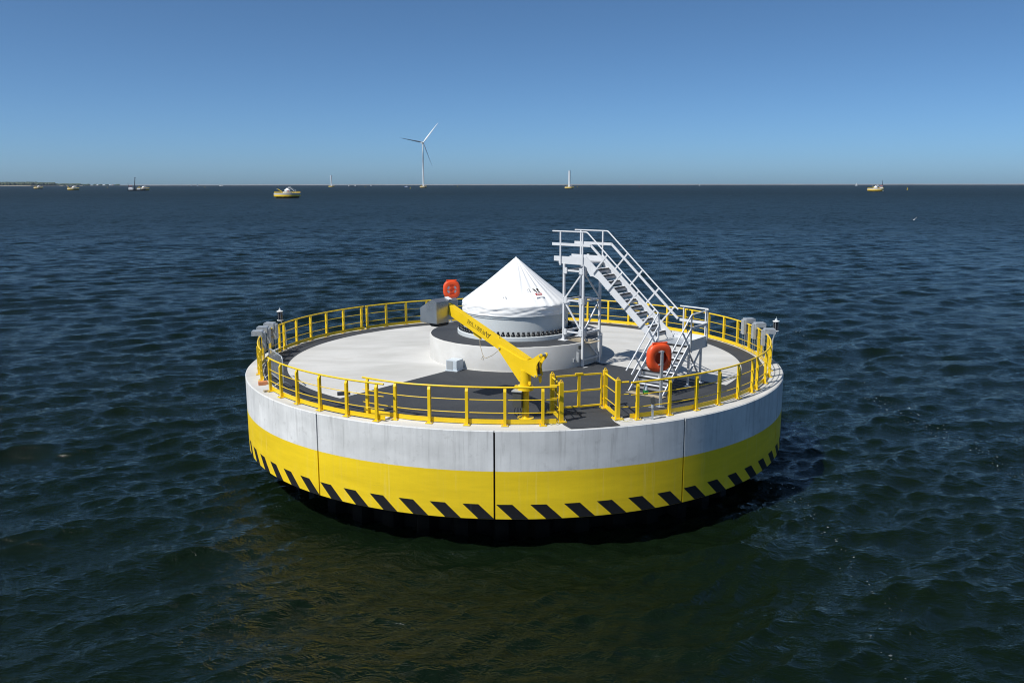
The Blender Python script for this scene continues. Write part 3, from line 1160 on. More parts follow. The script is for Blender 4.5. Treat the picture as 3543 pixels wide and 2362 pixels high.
m.prism([(-0.06, 0.0), (0.05, 0.0), (0.02, -0.14), (-0.01, -0.2), (-0.05, -0.17)], K(-0.47, 1.31, -0.05), cw, AZ, cn, -0.015, 0.015)
m.build('hook_plate', 'yellow', crane, 0)
m = MB()
m.prism([(1.99, 2.375), (1.72, 2.26), (1.66, 2.12), (1.93, 2.22)], K(0, 0), cw, AZ, cn, -0.03, 0.03)
fixn(m.build('rope_guide', 'yellow', crane, 0))
MB().prism([(0.0, 0), (0.14, 0), (0.11, 0.10), (0.03, 0.10)], K(0.93, 2.17, 0.0), cw, AZ, cn, -0.02, 0.02).build('lifting_eye', 'yellow', crane, 0)
# rope hanging in a loop, tied back
pts = [K(1.72, 2.13, 0.0), K(1.66, 1.95, 0.05), K(1.55, 1.72, 0.08), K(1.47, 1.62, 0.10), K(1.50, 1.54, 0.10), K(1.56, 1.56, 0.10), K(1.52, 1.65, 0.1), K(1.40, 1.60, 0.1), K(1.15, 1.72, 0.1), K(0.92, 1.88, 0.11)]
MB().tube(pts, 0.009, 5).build('rope', 'plywood', crane)
# winch housing
ho = [(3.53, 2.955), (3.53, 2.525), (2.85, 2.525), (2.85, 3.165), (3.03, 3.245)]
m = MB()
m.prism(ho, K(0, 0), cw, AZ, cn, 0.12, 0.63)
hs = fixn(m.build('winch_housing', 'winch_steel', crane, 0))
m = MB()
m.prism([(3.40, 3.02), (3.40, 2.56), (2.95, 2.56), (2.95, 3.13), (3.05, 3.19)], K(0, 0), cw, AZ, cn, -0.40, 0.118)
m.build('winch_housing', 'winch_steel', crane, 0)
m = MB()
m.prism([(2.86, 3.20), (3.03, 3.262), (3.03, 3.245), (2.86, 3.18)], K(0, 0), cw, AZ, cn, -0.06, 0.10)
m.build('top_cover', 'boat_white', crane, 0)
m = MB()
m.prism([(3.36, 2.522), (3.36, 2.43), (3.28, 2.39), (3.05, 2.39), (2.97, 2.43), (2.97, 2.522)], K(0, 0), cw, AZ, cn, 0.0, 0.42)
m.build('motor_cover', 'rubber', crane, 0)
# control cabinet on the column
jb = Vector((CB.x - 0.215, CB.y - 0.10, 0))
m = MB()
m.boxz(D(jb.x, jb.y, 0.61), (0.26, 0.20, 0.46), R(-18))
cab = m.build('control_cabinet', 'dark_box', crane, 0)
MB().boxz(D(jb.x - 0.005, jb.y - 0.01, 0.855), (0.30, 0.25, 0.03), R(-18)).build('cabinet_roof', 'box_grey', cab, 0)
for dx in (-0.07, 0.0, 0.06):
    MB().tube([D(jb.x + dx, jb.y, 0.38), D(jb.x + dx * 1.6, jb.y - 0.03, 0.22), D(jb.x + dx * 0.4 + 0.05, jb.y, 0.06)], 0.011, 5).build('cable', 'rubber', cab)


def text_mesh(body, size, o, ex, ey, ez, mat, name, parent):
    cu = bpy.data.curves.new(name, 'FONT')
    cu.body = body
    cu.size = size
    cu.extrude = 0.001
    tmp = bpy.data.objects.new('tmp_text', cu)
    COL.objects.link(tmp)
    bpy.context.view_layer.update()
    me = bpy.data.meshes.new_from_object(tmp.evaluated_get(bpy.context.evaluated_depsgraph_get()))
    bpy.data.objects.remove(tmp)
    bpy.data.curves.remove(cu)
    off = OFF.get(parent.name, Vector((0, 0, 0)))
    me.transform(Matrix(((ex.x, ey.x, ez.x, o.x - off.x), (ex.y, ey.y, ez.y, o.y - off.y), (ex.z, ey.z, ez.z, o.z - off.z), (0, 0, 0, 1))))
    me.materials.clear()
    me.materials.append(MATS[mat])
    me.name = name
    ob = bpy.data.objects.new(name, me)
    COL.objects.link(ob)
    ob.parent = parent
    return ob


slope = (3.115 - 1.772) / (3.045 + 0.15)
tx = (-cw - Vector((0, 0, slope))).normalized()
ty = cn.cross(tx).normalized()
if ty.z < 0:
    ty = -ty
text_mesh('SWL 1.000 kg', 0.135, K(2.12, 2.60, 0.1065), tx, ty, cn, 'black_print', 'load_text', boom)
m = MB()
o_ = K(2.12, 2.565, 0.1062)
x_ = 0.0
random.seed(3)
while x_ < 0.72:
    w_ = random.choice((0.03, 0.05, 0.07, 0.10))
    m.prism([(x_, 0), (x_ + w_, 0), (x_ + w_, 0.014), (x_, 0.014)], o_, tx, ty, cn, 0, 0.001)
    x_ += w_ + 0.014
m.build('small_print', 'black_print', boom, 0)
# maker's mark: winged ring
m = MB()
o_ = K(1.315, 2.275, 0.1066)
for i in range(20):
    a0_, a1_ = R(150 + i * 12), R(150 + (i + 1) * 12)
    if i > 19:
        break
    m.prism([(0.055 * math.cos(a0_), 0.055 * math.sin(a0_) - 0.01), (0.055 * math.cos(a1_), 0.055 * math.sin(a1_) - 0.01), (0.034 * math.cos(a1_), 0.034 * math.sin(a1_) - 0.01), (0.034 * math.cos(a0_), 0.034 * math.sin(a0_) - 0.01)], o_, tx, ty, cn, 0, 0.001)
for sg in (-1, 1):
    m.prism([(sg * 0.05, 0.0), (sg * 0.10, 0.085), (sg * 0.075, 0.095), (sg * 0.025, 0.03)], o_, tx, ty, cn, 0, 0.001)
m.prism([(-0.022, 0.045), (0.0, 0.075), (0.022, 0.045), (0.012, 0.02), (-0.012, 0.02)], o_, tx, ty, cn, 0, 0.001)
m.build('maker_mark', 'black_print', boom, 0)

# ------------------------------------------------------------------ stair tower
SB = Vector((2.427, -2.361, 0))
su = Vector((math.cos(R(-40)), math.sin(R(-40)), 0))
sv = Vector((math.sin(R(40)), math.cos(R(40)), 0))
WST = 1.04


def T(s, t, z):
    return D(SB.x, SB.y, 0) + su * s + sv * t + Vector((0, 0, z))


stair = thing('stair_tower', T(0, 0, 0.14), 'grey aluminium stair tower with two flights, landing and handrails beside the pedestal', 'stairs')
zped, zdk = 1.034, 0.15
legs = ((-0.84, 0.0, zped), (0.0, 0.0, zdk), (0.0, WST, zdk - 0.01), (-0.84, WST, zped))
for s_, t_, z0 in legs:
    m = MB()
    m.bar(T(s_, t_, z0), T(s_, t_, 3.80), 0.075, 0.075, su)
    lg = m.build('leg', 'alu', stair, 0)
    m = MB()
    m.prism([(-0.17, -0.12), (0.17, -0.12), (0.17, 0.12), (-0.17, 0.12)], T(s_, t_, z0 - 0.004), su, sv, AZ, 0.0, 0.018)
    m.build('foot_plate', 'alu', lg, 0)
    m = MB()
    m.prism([(-0.12, 0.02), (0.0, 0.02), (0.0, 0.16)], T(s_, t_, z0), su, AZ, sv, -0.006, 0.006)
    m.build('foot_rib', 'alu', lg, 0)
lv = (3.56, 2.50, 1.36)


def gus(s_, t_, z_, face, w=0.16, h=0.22):
    m = MB()
    if face == 'u':
        m.prism([(-w / 2, -h / 2), (w / 2, -h / 2), (w / 2, h / 2), (-w / 2, h / 2)], T(s_, t_, z_), su, AZ, sv, -0.055, -0.043)
    else:
        m.prism([(-w / 2, -h / 2), (w / 2, -h / 2), (w / 2, h / 2), (-w / 2, h / 2)], T(s_, t_, z_), sv, AZ, su, 0.043, 0.055)
    g_ = m.build('gusset_plate', 'alu', stair, 0)
    for dx in (-w * 0.33, w * 0.33):
        for dz_ in (-h * 0.36, 0, h * 0.36):
            q = T(s_, t_, z_ + dz_) + (su * dx - sv * 0.056 if face == 'u' else sv * dx + su * 0.056)
            nn2 = -sv if face == 'u' else su
            MB().tube([q, q + nn2 * 0.012], 0.011, 6).build('bolt', 'box_grey', g_, 0)


for z_ in lv:
    for t_ in (0.0, WST):
        MB().bar(T(-0.80, t_, z_), T(-0.04, t_, z_), 0.05, 0.06).build('brace', 'alu', stair, 0)
    for s_ in (-0.84, 0.0):
        MB().bar(T(s_, 0.04, z_), T(s_, WST - 0.04, z_), 0.05, 0.06).build('brace', 'alu', stair, 0)
    gus(-0.76, 0, z_, 'u')
    gus(-0.08, 0, z_, 'u')
    gus(0, 0.09, z_, 'v')
for t_ in (0.0,):
    MB().bar(T(-0.78, t_, 2.58), T(-0.05, t_, 3.5), 0.045, 0.05).build('diagonal_brace', 'alu', stair, 0)
    MB().bar(T(-0.78, t_, 2.40), T(-0.06, t_, 1.42), 0.045, 0.05).build('diagonal_brace', 'alu', stair, 0)
for s_ in (0.0,):
    MB().bar(T(s_, 0.06, 3.5), T(s_, WST - 0.05, 2.58), 0.045, 0.05).build('diagonal_brace', 'alu', stair, 0)
    MB().bar(T(s_, WST - 0.05, 2.42), T(s_, 0.06, 1.42), 0.045, 0.05).build('diagonal_brace', 'alu', stair, 0)
MB().bar(T(0, 0.06, 1.24), T(0, WST - 0.05, 0.42), 0.045, 0.05).build('diagonal_brace', 'alu', stair, 0)
MB().bar(T(0.0, 0.04, 0.40), T(0.0, WST - 0.04, 0.40), 0.04, 0.05).build('brace', 'alu', stair, 0)
# top platform
m = MB()
m.prism([(-1.12, 0.02), (0.20, 0.02), (0.20, WST - 0.02), (-1.12, WST - 0.02)], T(0, 0, 3.82), su, sv, AZ, 0.0, 0.035)
m.build('platform_floor', 'tread_grey', stair, 0)
for t_, o0, o1 in ((0.0, -0.02, -0.005), (WST, 0.005, 0.02)):
    kick = [(-1.29, 3.88), (-1.29, 4.055), (-0.60, 4.055), (-0.60, 4.09), (-0.50, 4.09), (-0.50, 4.05), (0.08, 4.05), (0.30, 3.93), (0.30, 3.60), (0.12, 3.72), (0.0, 3.79), (-1.07, 3.79), (-1.07, 3.88)]
    m = MB()
    m.prism(kick, T(0, t_, 0), su, AZ, sv, o0, o1)
    fixn(m.build('kick_plate', 'alu', stair, 0))
for s_, t_ in ((-0.98, -0.045), (-0.02, -0.045), (-0.90, WST + 0.045), (0.06, WST + 0.045)):
    m = MB()
    m.bar(T(s_, t_, 3.74), T(s_, t_, 4.91), 0.05, 0.05, su)
    m.build('handrail_post', 'alu', stair, 0)
SL = 0.875


def zline(s):
    return 4.01 - SL * (s - 0.2)


for t_, s0_, s1_, sg in ((-0.045, -1.335, 3.07, -1), (WST + 0.045, -1.17, 3.17, 1)):
    bend = 0.17 if sg < 0 else 0.27
    pts = [T(s0_, t_, 4.935), T(bend - 0.06, t_, 4.935), T(bend, t_, 4.92), T(bend + 0.05, t_, 4.885)]
    pts += [T(s1_, t_, 4.885 - SL * (s1_ - bend - 0.05))]
    MB().tube(pts, 0.024, 10).build('handrail', 'alu', stair, 50)
    # knee rail: flat profile
    kb = bend + 0.17
    MB().bar(T(s0_ - 0.01, t_, 4.48), T(kb, t_, 4.48), 0.035, 0.095).build('knee_rail', 'alu', stair, 0)
    e_ = 3.05 if sg < 0 else 3.17
    MB().bar(T(kb - 0.03, t_, 4.50), T(e_, t_, 4.50 - SL * (e_ - kb + 0.03)), 0.035, 0.075).build('knee_rail', 'alu', stair, 0)
    for fr in (0.29, 0.505, 0.735, 0.955):
        sh_ = bend + (s1_ - bend) * fr
        zh = 4.885 - SL * (sh_ - bend - 0.05)
        # square to the flight, from handrail down to the stringer
        dv = Vector((-0.659, -0.752))
        ln = 0.86
        q1 = (sh_ + dv.x * ln, zh + dv.y * ln)
        m = MB()
        m.bar(T(sh_, t_ + sg * 0.012, zh), T(q1[0], t_ + sg * 0.012, q1[1]), 0.03, 0.055, su)
        m.build('rail_bracket', 'alu', stair, 0)
# stringers
for t_ in (0.0, WST):
    m = MB()
    o_ = [(0.10, zline(0.10)), (2.98, zline(2.98)), (3.02, 1.55), (3.02, 1.25), (2.86, 1.25), (2.78, zline(2.78) - 0.31), (0.62, zline(0.62) - 0.31), (0.42, 3.42), (0.30, 3.42), (0.16, 3.62)]
    m.prism(o_, T(0, t_, 0), su, AZ, sv, -0.018, 0.018)
    fixn(m.build('stringer', 'alu', stair, 0))


def tread(org, ex, ey, w, depth):
    """tread of a flight: ex is the walking-down direction, ey across"""
    m = MB()
    m.prism([(0.0, 0.03), (0.0, w - 0.03), (depth, w - 0.03), (depth, 0.03)], org, ex, ey, AZ, -0.035, 0.0)
    tr = fixn(m.build('tread', 'alu', stair, 0))
    m = MB()
    m.prism([(depth - 0.035, 0.031), (depth - 0.035, w - 0.031), (depth + 0.003, w - 0.031), (depth + 0.003, 0.031)], org, ex, ey, AZ, -0.048, 0.003)
    fixn(m.build('nosing', 'rubber', tr, 0))
    m = MB()
    m.prism([(depth - 0.02, 0.032), (depth - 0.02, w - 0.032), (depth - 0.008, w - 0.032), (depth - 0.008, 0.032)], org, ex, ey, AZ, -0.14, -0.049)
    fixn(m.build('tread_lip', 'tread_grey', tr, 0))


rise = (3.855 - 1.44) / 12
go = rise / SL
for i in range(1, 12):
    tread(T(0.20 + (i - 1) * go, 0, 3.855 - i * rise), su, sv, WST, go + 0.02)
# landing
LZ = 1.44
m = MB()
m.prism([(3.03, -0.10), (4.25, -0.10), (4.25, 1.10), (3.03, 1.10)], T(0, 0, LZ), su, sv, AZ, -0.045, 0.0)
m.build('landing_floor', 'galv', stair, 0)
MB().bar(T(3.04, -0.115, LZ - 0.03), T(4.26, -0.115, LZ - 0.03), 0.024, 0.065).build('nosing', 'rubber', stair, 0)
m = MB()
m.prism([(2.95, 1.30), (4.28, 1.30), (4.28, 1.61), (2.95, 1.63)], T(0, 1.10, 0), su, AZ, sv, 0.0, 0.015)
kp = m.build('kick_plate', 'alu', stair, 0)
for q_ in (3.05, 3.15, 3.28, 3.45, 3.62, 4.1):
    MB().tube([T(q_, 1.098, 1.55), T(q_, 1.086, 1.55)], 0.013, 6).build('bolt', 'box_grey', kp, 0)
m = MB()
m.prism([(1.10, 1.24), (1.10, 1.62), (0.02, 1.60), (-0.12, 1.50), (-0.22, 1.24)], T(4.265, 0, 0), sv, AZ, su, 0.0, 0.015)
fixn(m.build('kick_plate', 'alu', stair, 0))
for s_ in (3.36, 4.18):
    MB().bar(T(s_, 1.135, 1.42), T(s_, 1.135, 2.47), 0.035, 0.06, sv).build('handrail_post', 'alu', stair, 0)
MB().tube([T(3.22, 1.135, 2.52), T(4.27, 1.135, 2.50)], 0.024, 10).build('handrail', 'alu', stair, 50)
MB().bar(T(3.22, 1.125, 2.05), T(4.27, 1.125, 2.03), 0.03, 0.09).build('knee_rail', 'alu', stair, 0)
for t_ in (-0.06, 1.04):
    MB().bar(T(4.30, t_, 1.26), T(4.30, t_, 2.43), 0.055, 0.035, su).build('handrail_post', 'galv', stair, 0)
MB().tube([T(4.30, 1.07, 2.475), T(4.30, -0.02, 2.455), T(4.30, -0.08, 2.44), T(4.30, -0.14, 2.40), T(4.30, -1.86, 2.40 - SL * 1.72)], 0.024, 10).build('handrail', 'alu', stair, 50)
MB().bar(T(4.29, 1.07, 2.02), T(4.29, -0.02, 2.0), 0.03, 0.09).build('knee_rail', 'alu', stair, 0)
MB().bar(T(4.29, -0.02, 2.0), T(4.29, -1.55, 2.0 - SL * 1.5), 0.03, 0.075).build('knee_rail', 'alu', stair, 0)
MB().tube([T(3.07, -0.04, 2.41), T(3.07, -1.95, 2.41 - 0.86 * 1.91)], 0.024, 10).build('handrail', 'alu', stair, 50)
MB().bar(T(3.07, 0.02, 1.98), T(3.07, -1.62, 1.98 - 0.86 * 1.64), 0.03, 0.075).build('knee_rail', 'alu', stair, 0)
MB().bar(T(3.07, -0.02, 1.2), T(3.07, -0.02, 2.38), 0.05, 0.05, su).build('handrail_post', 'alu', stair, 0)
for s_ in (3.05, 4.31):
    for t0_ in (-0.62, -1.45):
        zh = 2.41 + 0.86 * (t0_ + 0.05)
        MB().bar(T(s_, t0_, zh), T(s_, t0_ + 0.659 * 0.92, zh - 0.752 * 0.92), 0.03, 0.055, sv).build('rail_bracket', 'alu', stair, 0)
for s_ in (3.05, 4.27):
    o_ = [(0.02, 1.62), (-0.12, 1.52), (-1.74, 1.52 - SL * 1.62), (-1.80, 0.085), (-1.55, 0.075), (-0.14, 1.24), (0.02, 1.24)]
    m = MB()
    m.prism(o_, T(s_, 0, 0), sv, AZ, su, -0.016, 0.016)
    fixn(m.build('stringer', 'alu', stair, 0))
rise2 = (LZ - 0.09) / 7
go2 = rise2 / SL
for i in range(1, 7):
    tread(T(3.05, -0.12 - (i - 1) * go2, LZ - i * rise2), -sv, su, 1.22, go2 + 0.025)
for s_, t_ in ((3.15, 0.95), (4.22, 0.80), (4.22, -0.02), (3.15, 0.0)):
    q = T(s_, t_, 0)
    zf = zr(math.hypot(q.x, q.y))
    m = MB()
    m.bar(T(s_, t_, zf), T(s_, t_, LZ - 0.04), 0.06, 0.06, su)
    lg = m.build('leg', 'alu', stair, 0)
    m = MB()
    m.prism([(-0.11, -0.11), (0.11, -0.11), (0.11, 0.11), (-0.11, 0.11)], T(s_, t_, zf - 0.004), su, sv, AZ, 0.0, 0.02)
    m.build('foot_plate', 'alu', lg, 0)
MB().bar(T(4.22, 0.78, 0.25), T(4.22, -0.1, 1.3), 0.04, 0.05, su).build('diagonal_brace', 'alu', stair, 0)
MB().bar(T(4.22, 0.0, 0.45), T(4.22, 0.78, 1.2), 0.04, 0.05, su).build('diagonal_brace', 'alu', stair, 0)
MB().bar(T(3.15, 0.0, 0.35), T(4.2, 0.0, 0.35), 0.04, 0.05).build('brace', 'alu', stair, 0)
# plywood pads and bare patches below the feet
for c_, sz, an in ((T(-0.25, 0.35, 0), (1.15, 0.62), -40), ):
    m = MB()
    m.boxz(V(c_.x, c_.y, DZ + 1.041), (sz[0], sz[1], 0.012), R(an))
    tag(m.build('plywood_sheet', 'plywood', None, 0), 'stained plywood sheet on the pedestal under the stair legs', 'plywood')
m = MB()
q = T(3.66, -1.86, 0)
m.boxz(V(q.x, q.y, DZ + zr(math.hypot(q.x, q.y)) + 0.012), (1.5, 0.26, 0.014), R(-40))
m.build('foot_mat', 'plywood', stair, 0)

# ------------------------------------------------------------------ life rings in housings
def life_ring(base, z0, face, label, post_top, post_side):
    """face: angle the cover looks towards"""
    fz = Vector((math.cos(R(face)), math.sin(R(face)), 0))
    fx = Vector((-fz.y, fz.x, 0))
    root = thing('life_ring_housing', base, label, 'life ring', 'life rings on posts')
    pc = base - fz * 0.0
    m = MB()
    m.bar(base, base + Vector((0, 0, post_top)), 0.07, 0.07, fz)
    m.build('post', 'galv', root, 0)
    MB().boxz(base + Vector((0, 0, 0.008)), (0.2, 0.2, 0.016), R(face)).build('base_plate', 'galv', root, 0)
    c = base + fz * 0.155 + Vector((0, 0, z0))

    def sq(w, h, e, n=40):
        o = []
        for i in range(n):
            a = 2 * math.pi * i / n
            ca, sa = math.cos(a), math.sin(a)
            o.append((w * math.copysign(abs(ca) ** e, ca), h * math.copysign(abs(sa) ** e, sa)))
        return o
    W, Hh_ = 0.405, 0.425
    # shell: rounded-square ring with a hole at the back
    layers = [(0.20, -0.10), (0.235, -0.115), (0.33, -0.115), (0.375, -0.095), (0.405, -0.05), (0.405, 0.05), (0.385, 0.085), (0.33, 0.10), (0.255, 0.10), (0.245, 0.07)]
    vs, fs = [], []
    nn3 = 48
    for w_, d_ in layers:
        e_ = 0.72 if w_ > 0.3 else 1.0
        for x, y in sq(w_, w_ * 1.05 if w_ > 0.3 else w_, e_, nn3):
            vs.append(c + fx * x + Vector((0, 0, y)) + fz * d_)
    for i in range(len(layers) - 1):
        for k in range(nn3):
            fs.append((i * nn3 + k, i * nn3 + (k + 1) % nn3, (i + 1) * nn3 + (k + 1) % nn3, (i + 1) * nn3 + k))
    m = MB()
    m.add(vs, fs)
    shell = fixn(m.build('housing_shell', 'orange', root, 50))
    # recessed back dish behind the hole
    m = MB()
    m.prism(ellipse(0, 0, 0.252, 0.252, 0, 40), c, fx, AZ, fz, 0.045, 0.06)
    m.build('inner_dish', 'orange', root, 0)
    # hub and spokes on the front
    m = MB()
    prof = []
    hub = []
    for i in range(28):
        a = 2 * math.pi * i / 28
        hub.append((math.cos(a), math.sin(a)))
    vs, fs = [], []
    for r_, d_ in ((0.13, 0.06), (0.13, 0.10), (0.10, 0.105), (0.095, 0.07)):
        for x, y in hub:
            vs.append(c + fx * (x * r_) + Vector((0, 0, y * r_)) + fz * d_)
    for i in range(3):
        for k in range(28):
            fs.append((i * 28 + k, i * 28 + (k + 1) % 28, (i + 1) * 28 + (k + 1) % 28, (i + 1) * 28 + k))
    m.add(vs, fs)
    fixn(m.build('hub', 'orange', root, 50))
    for a in (0, 58, 122, 180, 238, 302):
        d = fx * math.cos(R(a)) + AZ * math.sin(R(a))
        MB().bar(c + d * 0.12 + fz * 0.082, c + d * 0.25 + fz * 0.082, 0.035, 0.035, fz).build('spoke', 'orange', root, 0)
    for a0_, a1_ in ((8, 50), (130, 172), (188, 230), (310, 352)):
        o_ = [(0.135 * math.cos(R(a)), 0.135 * math.sin(R(a))) for a in np.linspace(a0_, a1_, 6)] + [(0.238 * math.cos(R(a)), 0.238 * math.sin(R(a))) for a in np.linspace(a1_, a0_, 6)]
        m = MB()
        m.prism(o_, c, fx, AZ, fz, 0.061, 0.066)
        fixn(m.build('reflector', 'reflective', root, 0))
    m = MB()
    m.tube([c + fx * -0.25 + AZ * 0.435 - fz * 0.02, c + fx * 0.25 + AZ * 0.435 - fz * 0.02], 0.028, 8)
    m.build('hinge', 'orange', root, 40)
    for z_ in (0.19, -0.19):
        MB().bar(c + AZ * z_ - fz * 0.13 - fx * 0.09, c + AZ * z_ - fz * 0.13 + fx * 0.09, 0.03, 0.03).build('clamp', 'galv', root, 0)
    return root


life_ring(D(4.33, -7.60, 0.06), 1.47, 112, 'orange life ring housing seen from behind, on a grey post at front right', 1.70, 1)
a_ = 109.6
life_ring(pol(8.98, a_, 0.04), 1.60, -72, 'orange life ring housing facing the viewer at the back rail', 1.75, 1)

# ------------------------------------------------------------------ lanterns
def lantern(deg, label, lean):
    b0 = pol(9.93, deg, -0.25)
    out = Vector((math.cos(R(deg)), math.sin(R(deg)), 0))
    root = thing('solar_lantern', b0, label, 'lantern', 'solar lanterns on the rim')
    MB().tube([b0 + out * 0.03, pol(9.96, deg, 0.62), pol(9.97, deg, 0.70), pol(9.98, deg, 0.78) + lean * 0.06, pol(10.0, deg, 1.0) + lean * 0.14], 0.03, 10).build('pole', 'galv', root, 50)
    MB().boxz(pol(9.925, deg, -0.12), (0.04, 0.14, 0.2), R(deg)).build('bracket', 'galv', root, 0)
    c = pol(10.0, deg, 1.02) + lean * 0.16
    m = MB()
    m.lathe([(0.0, -0.0043), (0.1290, 0.0), (0.1290, 0.0172), (0.0860, 0.0258)], 24, c)
    m.build('base_plate', 'boat_white', root, 40)
    m = MB()
    m.lathe([(0.1049, 0.0258), (0.1049, 0.3655)], 6, c)
    m.build('body', 'dark_box', root, 0)
    for k in range(6):
        a = R(30 + 60 * k)
        d = Vector((math.cos(a), math.sin(a), 0))
        e = Vector((-d.y, d.x, 0))
        m = MB()
        m.prism([(-0.0482, 0.0387), (0.0482, 0.0387), (0.0482, 0.3526), (-0.0482, 0.3526)], c, e, AZ, d, 0.0912, 0.0937)
        pn = m.build('solar_panel', 'white_print', root, 0)
        m = MB()
        m.prism([(-0.0447, 0.0421), (0.0447, 0.0421), (0.0447, 0.3492), (-0.0447, 0.3492)], c, e, AZ, d, 0.0942, 0.0959)
        m.build('solar_cells', 'solar_cell', pn, 0)
    m = MB()
    m.lathe([(0.0860, 0.3612), (0.1290, 0.3698), (0.1290, 0.3956), (0.0516, 0.4171), (0.0430, 0.4214)], 24, c)
    m.build('cap', 'boat_white', root, 40)
    m = MB()
    m.lathe([(0.0430, 0.4111), (0.0482, 0.4300), (0.0430, 0.4601), (0.0258, 0.4730), (0.0069, 0.4816), (0.0052, 0.5504), (0.0, 0.5547)], 16, c)
    m.build('lens', 'clear_plastic', root, 40)


lantern(163.2, 'hexagonal solar lantern on a bent pole outside the left railing', Vector((-0.9, -0.2, 0)))
lantern(0.8, 'hexagonal solar lantern on a bent pole outside the right railing', Vector((0.25, -0.3, 0)))

# ------------------------------------------------------------------ grey boxes hung over the rail
def hang_box(deg, label):
    out = Vector((math.cos(R(deg)), math.sin(R(deg)), 0))
    tan = Vector((-out.y, out.x, 0))
    o = pol(RPOST, deg, 0)
    root = thing('rail_box', pol(RPOST, deg, 0.2), label, 'equipment box', 'grey boxes hung on the railing')
    m = MB()
    m.prism([(-0.10, 1.06), (-0.10, 1.27), (-0.07, 1.29), (0.28, 1.29), (0.30, 1.27), (0.30, 1.11), (0.05, 1.12), (0.05, 1.06)], o, out, AZ, tan, -0.17, 0.17)
    fixn(m.build('cap', 'galv', root, 0))
    m = MB()
    m.prism([(-0.175, 0.66), (-0.175, 1.24), (-0.07, 1.24), (-0.07, 0.66)], o, out, AZ, tan, -0.13, 0.13)
    fixn(m.build('front_cover', 'galv', root, 0))
    for t_ in (-0.09, 0.09):
        MB().bar(o + out * -0.178 + tan * t_ + AZ * 0.70, o + out * -0.178 + tan * t_ + AZ * 1.2, 0.012, 0.012).build('rib', 'box_grey', root, 0)
    m = MB()
    m.prism([(-0.26, 0.27), (0.26, 0.27), (0.26, 1.06), (-0.26, 1.06)], o, tan, AZ, out, 0.062, 0.078)
    bk = m.build('back_panel', 'dark_box', root, 0)
    m = MB()
    m.prism([(-0.19, 0.34), (0.19, 0.34), (0.19, 0.99), (-0.19, 0.99)], o, tan, AZ, out, 0.054, 0.0615)
    m.build('panel_plate', 'box_grey', bk, 0)
    for t_ in (-0.1, 0.1):
        MB().tube([o + out * -0.12 + tan * t_ + AZ * 0.66, o + out * -0.10 + tan * t_ + AZ * 0.22, o + out * -0.14 + tan * (t_ + 0.06) + AZ * 0.06], 0.009, 5).build('cable', 'galv', root)


for d_, lb in ((176.2, 'grey box hung over the left railing, farthest of three'), (181.8, 'grey box hung over the left railing, middle of three'), (187.4, 'grey box hung over the left railing, nearest of three'),
               (9.4, 'grey box hung over the right railing, farthest of three'), (2.9, 'grey box hung over the right railing, middle of three'), (-5.6, 'grey box hung over the right railing, nearest of three')):
    hang_box(d_, lb)

# ------------------------------------------------------------------ crowd barrier closing the gap
b0, b1 = Vector((-8.36, -3.66, 0.05)), Vector((-7.50, -5.22, 0.05))
bd = (b1 - b0).normalized()
bn = Vector((bd.y, -bd.x, 0))
bar = thing('crowd_barrier', D(*((b0 + b1) / 2)), 'galvanised crowd barrier with thin upright bars filling the railing gap at left', 'barrier')


def BQ(s, z, o=0.0):
    q = b0 + bd * s + bn * o
    return D(q.x, q.y, q.z + z)


BL = (b1 - b0).length
MB().tube([BQ(0.0, 0.20), BQ(0.0, 0.95), BQ(0.05, 1.02), BQ(0.13, 1.05), BQ(BL - 0.13, 1.05), BQ(BL - 0.05, 1.02), BQ(BL, 0.95), BQ(BL, 0.20), BQ(0.0, 0.20)], 0.019, 8).build('frame', 'galv', bar, 50)
for i in range(1, 17):
    s_ = BL * i / 17
    MB().tube([BQ(s_, 0.20), BQ(s_, 1.05)], 0.0075, 6).build('upright_bar', 'galv', bar, 50)
for s_ in (0.2, BL - 0.2):
    MB().tube([BQ(s_, 0.0, -0.30), BQ(s_, 0.10, -0.22), BQ(s_, 0.17, -0.1), BQ(s_, 0.19, 0.0), BQ(s_, 0.17, 0.1), BQ(s_, 0.10, 0.22), BQ(s_, 0.0, 0.30)], 0.016, 8).build('foot', 'galv', bar, 50)

# ------------------------------------------------------------------ small things on the deck
tag(MB().boxz(D(-8.40, -4.45, 0.065), (0.30, 0.21, 0.11), R(20)).build('wooden_block', 'wood_orange', None, 0), 'orange painted wooden block on the rim in the railing gap', 'wooden block')
tag(MB().boxz(D(-8.02, -5.42, 0.03), (0.16, 0.13, 0.05), R(35)).build('wooden_block', 'plywood', None, 0), 'small brown wooden block at the foot of the front left railing', 'wooden block')

cb = thing('cable_cabinet', D(-2.10, -2.78, 0.15), 'pale blue-grey cable box standing on the deck against the pedestal', 'cabinet')
ca = R(-25)
m = MB()
m.boxz(D(-2.10, -2.86, 0.155 + 0.02), (0.50, 0.56, 0.03), ca)
m.build('base_flange', 'light_box', cb, 0)
m = MB()
m.boxz(D(-2.10, -2.86, 0.155 + 0.205), (0.42, 0.48, 0.35), ca)
m.build('housing', 'light_box', cb, 0)
fx_ = Vector((math.cos(ca), math.sin(ca), 0))
fy_ = Vector((math.sin(ca), -math.cos(ca), 0))
q = D(-2.10, -2.86, 0.155) + fy_ * 0.241
m = MB()
m.prism([(-0.19, 0.05), (0.06, 0.05), (0.06, 0.36), (-0.19, 0.36)], q, fx_, AZ, fy_, 0.0, 0.006)
m.build('panel', 'box_grey', cb, 0)
m = MB()
m.prism([(0.08, 0.12), (0.19, 0.12), (0.19, 0.33), (0.08, 0.33)], q, fx_, AZ, fy_, 0.0, 0.006)
m.build('label_plate', 'light_box', cb, 0)

